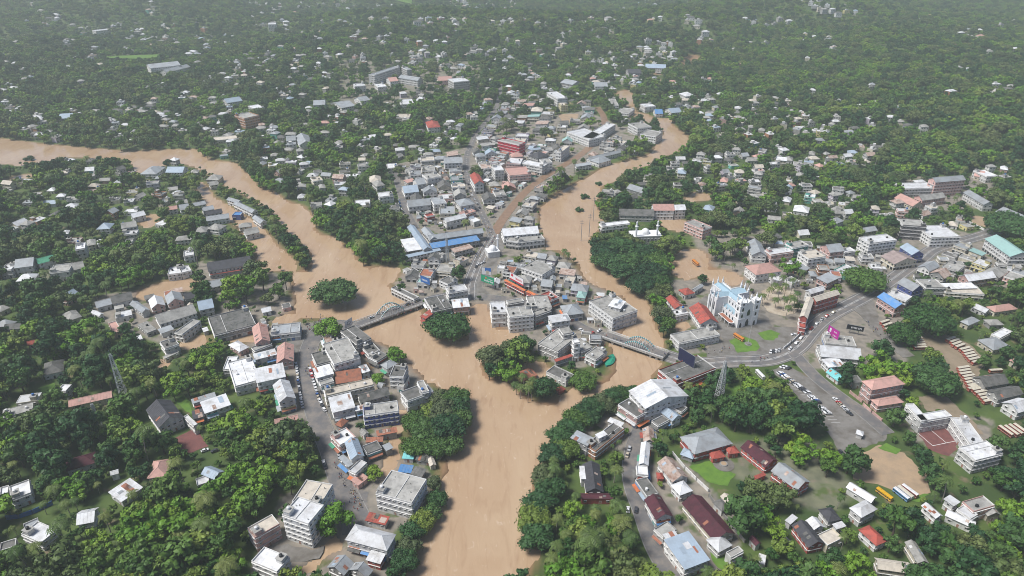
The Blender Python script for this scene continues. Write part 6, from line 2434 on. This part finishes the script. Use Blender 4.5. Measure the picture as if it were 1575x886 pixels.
def palm_meshes(seed, h):
    g = random.Random(seed)
    t = MB()
    n, prev = 6, None
    lean = g.uniform(.3, 1.6)
    pts = [(lean * (k / 5) ** 2, .25 * lean * (k / 5) ** 2, -.8 + (h + .8) * k / 5) for k in range(6)]
    for k in range(5):
        r0, r1 = .24 - .02 * k, .22 - .02 * k
        a, c = pts[k], pts[k + 1]
        v = [(a[0] + r0 * math.cos(2 * math.pi * i / n), a[1] + r0 * math.sin(2 * math.pi * i / n), a[2]) for i in range(n)]
        v += [(c[0] + r1 * math.cos(2 * math.pi * i / n), c[1] + r1 * math.sin(2 * math.pi * i / n), c[2]) for i in range(n)]
        t.faces(v, [(i, (i + 1) % n, n + (i + 1) % n, n + i) for i in range(n)], 'bark_pale')
    tx, ty, tz = pts[-1]
    c = MB()
    for k in range(17):
        a = 2 * math.pi * k / 17 + g.uniform(-.15, .15)
        up = g.uniform(.1, 1.0) if k % 3 else g.uniform(-.4, .2)
        L_ = g.uniform(3.2, 4.4)
        segs = 7
        P = []
        for j in range(segs + 1):
            f = j / segs
            rr = L_ * f * (1 - .18 * f * f)
            P.append((tx + rr * math.cos(a), ty + rr * math.sin(a), tz + up * L_ * .55 * f - L_ * (.75 + .25 * (1 - up)) * f * f * .8))
        sx, sy = -math.sin(a), math.cos(a)
        for j in range(segs):
            w0 = .75 * math.sin(math.pi * min(1, .15 + .85 * j / segs)) + .08
            w1 = .75 * math.sin(math.pi * min(1, .15 + .85 * (j + 1) / segs)) + .05
            for s in (-1, 1):
                p0, p1 = P[j], P[j + 1]
                mx_ = [(p0[i] * .35 + p1[i] * .65) for i in range(3)]
                c.faces([p0, mx_, (p1[0] + s * sx * w1 * 1.1, p1[1] + s * sy * w1 * 1.1, p1[2] - w1 * .55), (p0[0] * .6 + p1[0] * .4 + s * sx * w0 * 1.1, p0[1] * .6 + p1[1] * .4 + s * sy * w0 * 1.1, p0[2] * .6 + p1[2] * .4 - w0 * .55)],
                        [(0, 1, 2, 3) if s > 0 else (3, 2, 1, 0)], 'leaf_palm')
    b2 = MB()
    for k in range(6):
        a = k * 1.05
        b2.dome((tx + .35 * math.cos(a), ty + .35 * math.sin(a)), .2, tz - .45, 'leaf_palm', 6, 2)
    c.faces(b2.v, b2.f, 'leaf_palm')
    return t.mesh('trunk'), c.mesh('crown')


TREES = []          # name, trunk mesh, crown mesh, crown radius
for k_, (rx, rz, zc, lb, lv, sz, m_, fl) in enumerate([
        (4.6, 4.2, 7.2, 15, 760, .62, 'leaf', 0), (5.2, 3.8, 6.6, 17, 860, .64, 'leaf', 0), (3.8, 4.8, 7.6, 13, 640, .58, 'leaf', 0),
        (5.6, 4.4, 7.4, 18, 900, .66, 'leaf_dark', 0), (4.2, 3.6, 6.0, 13, 640, .60, 'leaf_dark', 0), (3.4, 2.6, 4.4, 10, 460, .52, 'leaf', 0), (4.8, 4.0, 6.4, 15, 760, .60, 'leaf_bright', 0), (6.2, 3.6, 7.6, 22, 1000, .62, 'leaf_olive', 0)]):
    cm_, C_ = crown_mesh(100 + k_, rx, rz, zc, lb, lv, sz, m_, fl)
    TREES.append(('broadleaf_tree', trunk_mesh(200 + k_, zc * .8, .32, C_), cm_, rx))
PALMS = [('coconut_palm', *palm_meshes(300 + k_, h_), 3.6) for k_, h_ in enumerate((9.5, 11.5, 13))]
BIG = {}
for key, args in {'rain': (15, 5.0, 9.0, 46, 3600, .85, 'leaf', 1), 'rain_dark': (15, 5.5, 9.5, 46, 3600, .85, 'leaf_dark', 1), 'bright': (8, 6.0, 8.0, 30, 2000, .62, 'leaf_bright', 0), 'grey': (8, 4.5, 6.0, 26, 1500, .65, 'leaf_grey', 0), 'tall': (9, 7.5, 9.5, 34, 2600, .7, 'leaf_dark', 0), 'bush': (4, 1.6, 1.4, 12, 500, .5, 'leaf_dark', 1)}.items():
    cm_, C_ = crown_mesh(hash(key) % 97 if False else len(key) * 31, *args)
    BIG[key] = (trunk_mesh(len(key), args[2] * .75, .7, C_), cm_, args[0])


def big_tree(px, py, key, r, label, name='broadleaf_tree', zs=1.0, group=None):
    x, y, z = ground(px, py)
    tm, cm_, r0 = BIG[key]
    s = r / r0
    root = tag(empty(name, (x, y, max(-.6, z - .6)), random.uniform(0, 6.28)), label, 'tree', group)
    put('trunk', tm, root, sc=(s, s, s * zs))
    put('crown', cm_, root, sc=(s, s, s * zs))
    mark(x, y, 0, r * 1.3, r * 1.3, 0)


big_tree(516, 466, 'rain_dark', 15.5, 'broad dome-shaped tree standing alone in the left river')
big_tree(690, 517, 'rain', 14.5, 'wide spreading tree on the bank right of the first bridge')
big_tree(509, 521, 'bright', 8.8, 'bright green round tree on the market square')
big_tree(609, 557, 'bright', 6.2, 'bright green tree hanging over the river behind the shops')
big_tree(583, 590, 'bright', 4.2, 'small bright green tree beside the flooded back lane')
big_tree(514, 818, 'bright', 8.2, 'bright yellow-green round tree by the hospital block')
big_tree(576, 735, 'bright', 4.2, 'small bright tree between the flooded lane and gabled shop')
big_tree(1548, 364, 'rain_dark', 19, 'huge dark spreading tree at the right edge above the teal hall')
big_tree(1327, 444, 'rain', 15, 'large tree beside the main road above the red-walled building')
big_tree(1386, 526, 'rain', 10, 'spreading tree over the bus stand, left of the pair', zs=1.25)
big_tree(1424, 512, 'rain', 14.5, 'biggest spreading tree over the bus yard', zs=1.3)
big_tree(1432, 602, 'rain_dark', 12.5, 'dark spreading tree between the salmon school and the buses', zs=1.2)
big_tree(755, 565, 'grey', 9.5, 'grey-green willowy tree dipping into the confluence', zs=1.1)
big_tree(785, 545, 'grey', 7.5, 'smaller grey-green tree behind the willowy one on the spit')
big_tree(1016, 492, 'grey', 8, 'olive tree leaning over the right branch above the bridge')
big_tree(1003, 463, 'grey', 7, 'olive tree on the right branch bank, upstream of its twin')
big_tree(901, 304, 'bush', 5, 'bush cluster standing in the right branch, upper of two')
big_tree(890, 323, 'bush', 4.5, 'bush cluster standing in the right branch, lower of two')
big_tree(47, 246, 'bush', 6, 'round bush standing in the upper left river')
big_tree(921, 284, 'bush', 4, 'bush at the mouth of the side inlet on the right branch')
for k_, (px, py, r_) in enumerate(((640, 652, 9), (655, 668, 10), (685, 640, 11), (700, 618, 10), (690, 668, 11), (672, 690, 9), (702, 650, 10), (680, 615, 8), (640, 690, 8), (705, 635, 9), (668, 640, 9), (690, 690, 9))):
    big_tree(px, py + 6, ('rain', 'rain_dark', 'grey', 'rain', 'tall')[k_ % 5], r_ * .85, 'broad tree in the riverside grove right of the blue building', zs=(1.2, 1.2, 1.0, 1.2, .85)[k_ % 5], group='trees of the riverside grove')
for k_, (px, py, r_) in enumerate(((930, 395, 13), (955, 390, 14), (985, 395, 13), (1005, 405, 12), (940, 410, 13), (970, 415, 14), (995, 425, 13), (1010, 435, 11), (985, 445, 12), (955, 425, 12), (925, 405, 10))):
    big_tree(px, py + 5, ('rain_dark', 'tall', 'rain_dark', 'rain')[k_ % 4], r_ * .88, 'tall dark tree in the dense grove before the twin minarets', zs=(1.15, .72, 1.15, 1.1)[k_ % 4], group='trees of the grove before the minarets')

for k_, (px, py) in enumerate(((1188, 452), (1196, 462), (1206, 458), (1213, 470), (1204, 478), (1220, 482), (1192, 474), (1180, 462), (1216, 452), (1226, 466), (1208, 490), (1198, 446), (1172, 470), (1186, 440),
                               (812, 618), (800, 612), (806, 600), (822, 606), (866, 398), (872, 408), (818, 616), (794, 606))):
    nm, tm, cm_, r_ = PALMS[k_ % 3]
    x, y, z = ground(px, py)
    where = 'on the sandy court beside the church' if k_ < 14 else 'leaning out of the flood off the confluence spit'
    root = tag(empty(nm, (x, y, max(z - .5, -1)), k_ * 1.7), f'coconut palm {where}', 'palm', f'palms {where}')
    put('trunk', tm, root)
    put('crown', cm_, root)
for px, py, key, r_, lb in ((806, 546, 'tall', 7.5, 'dark round tree at the flooded back of the long banded block'), (836, 612, 'tall', 7.5, 'tree rising from the flood beside the confluence palms'),
                            (818, 604, 'grey', 5, 'smaller pale tree rising from the flood behind the confluence palms'), (897, 594, 'rain', 8, 'spreading tree on the bank below the green-covered boat')):
    big_tree(px, py, key, r_, lb)
for k_, (px, py, r_) in enumerate(((968, 612, 5.5), (955, 616, 6.5), (940, 622, 7), (926, 628, 7.5), (912, 636, 7), (898, 644, 7), (886, 655, 7.5), (876, 668, 7), (935, 634, 6), (905, 652, 6.5), (862, 684, 7.5), (870, 700, 7), (850, 712, 7.5), (838, 742, 8), (846, 762, 7), (832, 788, 8), (822, 812, 8), (826, 842, 8),
                                   (668, 750, 4.5), (672, 775, 5), (664, 795, 5), (650, 812, 6), (636, 828, 6), (628, 850, 6), (624, 872, 6))):
    side = 'right bank below the pale metal-roofed hall' if k_ < 18 else 'left bank behind the white riverside block'
    key = ('tall', 'rain', 'tall', 'grey', 'rain_dark')[k_ % 5]
    big_tree(px, py, key, r_, f'bushy tree crowding the {side}', zs={'tall': .75, 'grey': .95}.get(key, 1.35), group=f'trees on the {side}')
# ---------------------------------------------------------------- trees everywhere else
for o_ in OCC[N_HAND:]:
    mark(*o_, margin=1.5)
for o_ in OCC[:N_HAND]:
    mark(*o_, margin=1.5)
PALMZ = np.zeros((NY, NX), np.float32)
for t_, c_, d_ in ((14, (150, 380, 660, 430, 840, 560, 800, 886, 60, 886, 80, 560), .55), (10, (20, 580, 140, 560, 150, 700, 40, 700), .9), (14, (150, 60, 320, 40, 340, 330, 160, 330), .5), (21, (0, 60, 320, 20, 300, 360, 200, 350, 0, 300), .9),
                   (12, (300, 340, 800, 340, 800, 800, 0, 886, 0, 600), .3), (8, (480, 430, 1000, 430, 1000, 700, 500, 700), .35), (5, (800, 60, 1010, 40, 1010, 110, 820, 140), .4), (17, (900, 400, 1050, 400, 1050, 520, 920, 500), .8), (17, (1480, 240, 1575, 240, 1575, 420, 1450, 400), .6)):
    fill(PALMZ, wpoly(vpoly(t_, *c_)), d_)
cand_t = []
for y0, y1, step in ((100, 520, 6.0), (520, 950, 6.8), (950, 1500, 8.2), (1500, 2780, 11.0)):
    ys = np.arange(y0, y1, step)
    half = .84 * y1 + 140
    xs = np.arange(-half, half, step)
    X, Y = np.meshgrid(xs, ys)
    X = (X + rng.uniform(-.45, .45, X.shape) * step).ravel()
    Y = (Y + rng.uniform(-.45, .45, Y.shape) * step).ravel()
    # inside the field of view, with a little to spare
    ok = np.abs(X) < .80 * np.hypot(Y, CAM_H) + 40
    X, Y = X[ok], Y[ok]
    dn = np.where((np.abs(X) < 1890) & (Y < 2880), samp(dens_r, X, Y), 1)
    gap = vnoise(X, Y, 34, 21)
    dn = dn * np.where(gap > .86, .3, np.where(Y > 950, .95, .9))
    ok = (rng.random(len(X)) < dn) & (samp(wet_r, X, Y) < .35) & (samp(open_r, X, Y) == 0) & (samp(occ_r, X, Y) == 0)
    cand_t.append(np.stack([X[ok], Y[ok], np.full(ok.sum(), step)], 1))
T = np.vstack(cand_t)
kind_n = vnoise(T[:, 0], T[:, 1], 60, 31)
pick = rng.random(len(T))
isp = rng.random(len(T)) < np.maximum(samp(PALMZ, T[:, 0], T[:, 1]), np.where(T[:, 1] < 900, .10, .05))
# crowns next to houses stay small enough not to swallow them
near_h = samp(blur(occ_r.astype(np.float32), 2), T[:, 0], T[:, 1]) > .02
scl = np.where(T[:, 2] < 6.5, np.clip(rng.lognormal(0.02, .28, len(T)), .55, 1.75), np.where(T[:, 2] < 8, np.clip(rng.lognormal(-.02, .28, len(T)), .55, 1.6), np.clip(rng.lognormal(-.03, .22, len(T)), .6, 1.45))) * np.where(near_h, .62, 1.0)
# a crown hides the ground behind it: where the photo shows that ground or roof, the tree is low or absent
dxy = np.hypot(T[:, 0], T[:, 1])
hid = np.zeros(len(T))
for f_ in (.35, .7, 1.0):
    k_ = 1 + f_ * 9.5 * scl / CAM_H
    hid += samp(show_r, T[:, 0] * k_, T[:, 1] * k_) > 0
far_t = T[:, 1] > 900
hid[far_t] = (samp(show_r, T[far_t, 0] * (1 + 5. / CAM_H), T[far_t, 1] * (1 + 5. / CAM_H)) > 0) * 1.0 + (samp(show_r, T[far_t, 0] * (1 + 2.5 / CAM_H), T[far_t, 1] * (1 + 2.5 / CAM_H)) > 0)
keep_t = (hid == 0) | (rng.random(len(T)) < np.where(far_t, .38, .32))
scl = np.where(hid > 0, np.minimum(scl, np.where(far_t, .7, .55)), scl)
T, kind_n, pick, isp, near_h, scl, hid = (a_[keep_t] for a_ in (T, kind_n, pick, isp, near_h, scl, hid))
isp &= hid == 0
var = np.where((hid > 0) | (near_h & (pick < .5)), 5, np.clip((kind_n * 6 + pick * 2.4 - 1.2), 0, 5).astype(int))
mixn = vnoise(T[:, 0], T[:, 1], 17, 51)
var = np.where((hid == 0) & ~near_h & (mixn > .66), 6, np.where((hid == 0) & ~near_h & (mixn < .22), 7, var))
rotz = rng.uniform(0, 6.28, len(T))
zz_ = hills(T[:, 0], T[:, 1])
dist = np.sqrt(T[:, 0] ** 2 + T[:, 1] ** 2 + CAM_H ** 2)
# which stand inside the photograph
rel = np.stack([T[:, 0], T[:, 1], zz_ + 5 - CAM_H], 1)
dep = rel @ FWD
ppx, ppy = 787.5 + FPX * rel[:, 0] / dep, 443 - FPX * (rel @ UP) / dep
vis = (ppx > 3) & (ppx < 1572) & (ppy > 3) & (ppy < 884)
app = np.where(vis, np.where(isp, 3.6, np.array([t[3] for t in TREES])[var]) * scl / dist, 0)
order = np.argsort(-app)
single = np.zeros(len(T), bool)
nb = np_ = 0
for i in order:
    if app[i] <= 0:
        break
    if isp[i] and np_ < 110:
        np_ += 1
        single[i] = True
    elif not isp[i] and nb < 255:
        nb += 1
        single[i] = True
    if np_ >= 110 and nb >= 255:
        break
for i in np.nonzero(single)[0]:
    nm, tm, cm_, r_ = PALMS[var[i] % 3] if isp[i] else TREES[var[i]]
    d_, lm = nearest_mark(T[i])
    root = empty(nm, (T[i, 0], T[i, 1], zz_[i]), rotz[i])
    s = scl[i] * (1.15 if isp[i] else 1)
    put('trunk', tm, root, sc=(s, s, s))
    put('crown', cm_, root, sc=(s, s, s))
    if isp[i]:
        tag(root, f'coconut palm with drooping fronds near {lm}', 'palm', f'coconut palms near {lm}')
    else:
        dk = ('bushy green', 'spreading green', 'tall green', 'dark broad', 'dark compact', 'low shrubby', 'yellow-green', 'olive spreading')[var[i]]
        tag(root, f'{dk} tree of the grove near {lm}', 'tree', f'{dk} trees near {lm}')

# banana clumps and shrubs are part of the wood below
# all the others as one wood, instanced on points
rest = np.nonzero(~single)[0]
pm_ = bpy.data.meshes.new('woodland')
pm_.vertices.add(len(rest))
pm_.vertices.foreach_set('co', np.stack([T[rest, 0], T[rest, 1], zz_[rest]], 1).ravel())
for nm, arr, ty in (('pick', np.where(isp[rest], len(TREES) + var[rest] % 3, var[rest]).astype(np.int32), 'INT'), ('turn', rotz[rest].astype(np.float32), 'FLOAT'), ('size', scl[rest].astype(np.float32), 'FLOAT')):
    a_ = pm_.attributes.new(nm, ty, 'POINT')
    a_.data.foreach_set('value', arr)
wood = put('woodland', pm_)
tag(wood, 'unbroken tropical woodland covering the ground between houses and far hills', 'woodland', kind='stuff')
ng = bpy.data.node_groups.new('woodland', 'GeometryNodeTree')
ng.interface.new_socket('Geometry', in_out='INPUT', socket_type='NodeSocketGeometry')
ng.interface.new_socket('Geometry', in_out='OUTPUT', socket_type='NodeSocketGeometry')
gi, go = ng.nodes.new('NodeGroupInput'), ng.nodes.new('NodeGroupOutput')
jn = ng.nodes.new('GeometryNodeJoinGeometry')
src = bpy.data.collections.new('tree_models')
for k_, (nm, tm, cm_, r_) in enumerate(TREES + PALMS):
    b = MB()
    me = bpy.data.meshes.new('tree_model')
    tv, cv = [tuple(v.co) for v in tm.vertices], [tuple(v.co) for v in cm_.vertices]
    me.from_pydata(tv + cv, [], [tuple(p.vertices) for p in tm.polygons] + [tuple(v + len(tv) for v in p.vertices) for p in cm_.polygons])
    me.materials.append(tm.materials[0])
    me.materials.append(cm_.materials[0])
    me.polygons.foreach_set('material_index', [0] * len(tm.polygons) + [1] * len(cm_.polygons))
    o = bpy.data.objects.new(f'tree_model_{k_}', me)
    src.objects.link(o)
ci = ng.nodes.new('GeometryNodeCollectionInfo')
ci.inputs['Collection'].default_value = src
ci.inputs['Separate Children'].default_value = True
ci.inputs['Reset Children'].default_value = True
ip = ng.nodes.new('GeometryNodeInstanceOnPoints')
ip.inputs['Pick Instance'].default_value = True


def na(nm, ty):
    n = ng.nodes.new('GeometryNodeInputNamedAttribute')
    n.data_type = ty
    n.inputs['Name'].default_value = nm
    return n.outputs['Attribute']


cx_ = ng.nodes.new('ShaderNodeCombineXYZ')
ng.links.new(na('turn', 'FLOAT'), cx_.inputs[2])
ng.links.new(gi.outputs[0], ip.inputs['Points'])
ng.links.new(ci.outputs[0], ip.inputs['Instance'])
ng.links.new(na('pick', 'INT'), ip.inputs['Instance Index'])
ng.links.new(cx_.outputs[0], ip.inputs['Rotation'])
ng.links.new(na('size', 'FLOAT'), ip.inputs['Scale'])
ng.links.new(ip.outputs[0], go.inputs[0])
md = wood.modifiers.new('woodland', 'NODES')
md.node_group = ng
#print('trees', len(T), 'single', single.sum(), 'buildings', len(BUILT))
# ---------------------------------------------------------------- humid air
hm = bpy.data.materials.new('humid_air')
hm.use_nodes = True
nt = hm.node_tree
for n in list(nt.nodes):
    if n.type != 'OUTPUT_MATERIAL':
        nt.nodes.remove(n)
pv = nd(nt, 'ShaderNodeVolumePrincipled')
pv.inputs['Color'].default_value = (.88, .97, .96, 1)
pv.inputs['Density'].default_value = .00018
pv.inputs['Anisotropy'].default_value = 0.1
nt.links.new(pv.outputs[0], nt.nodes['Material Output'].inputs['Volume'])
MAT['haze'] = hm
b = MB()
b.box(-13500, -300, -30, 13500, 14200, 300, 'haze')
tag(b.build('haze'), 'thin grey humid haze over the wooded hills', 'haze', kind='stuff')
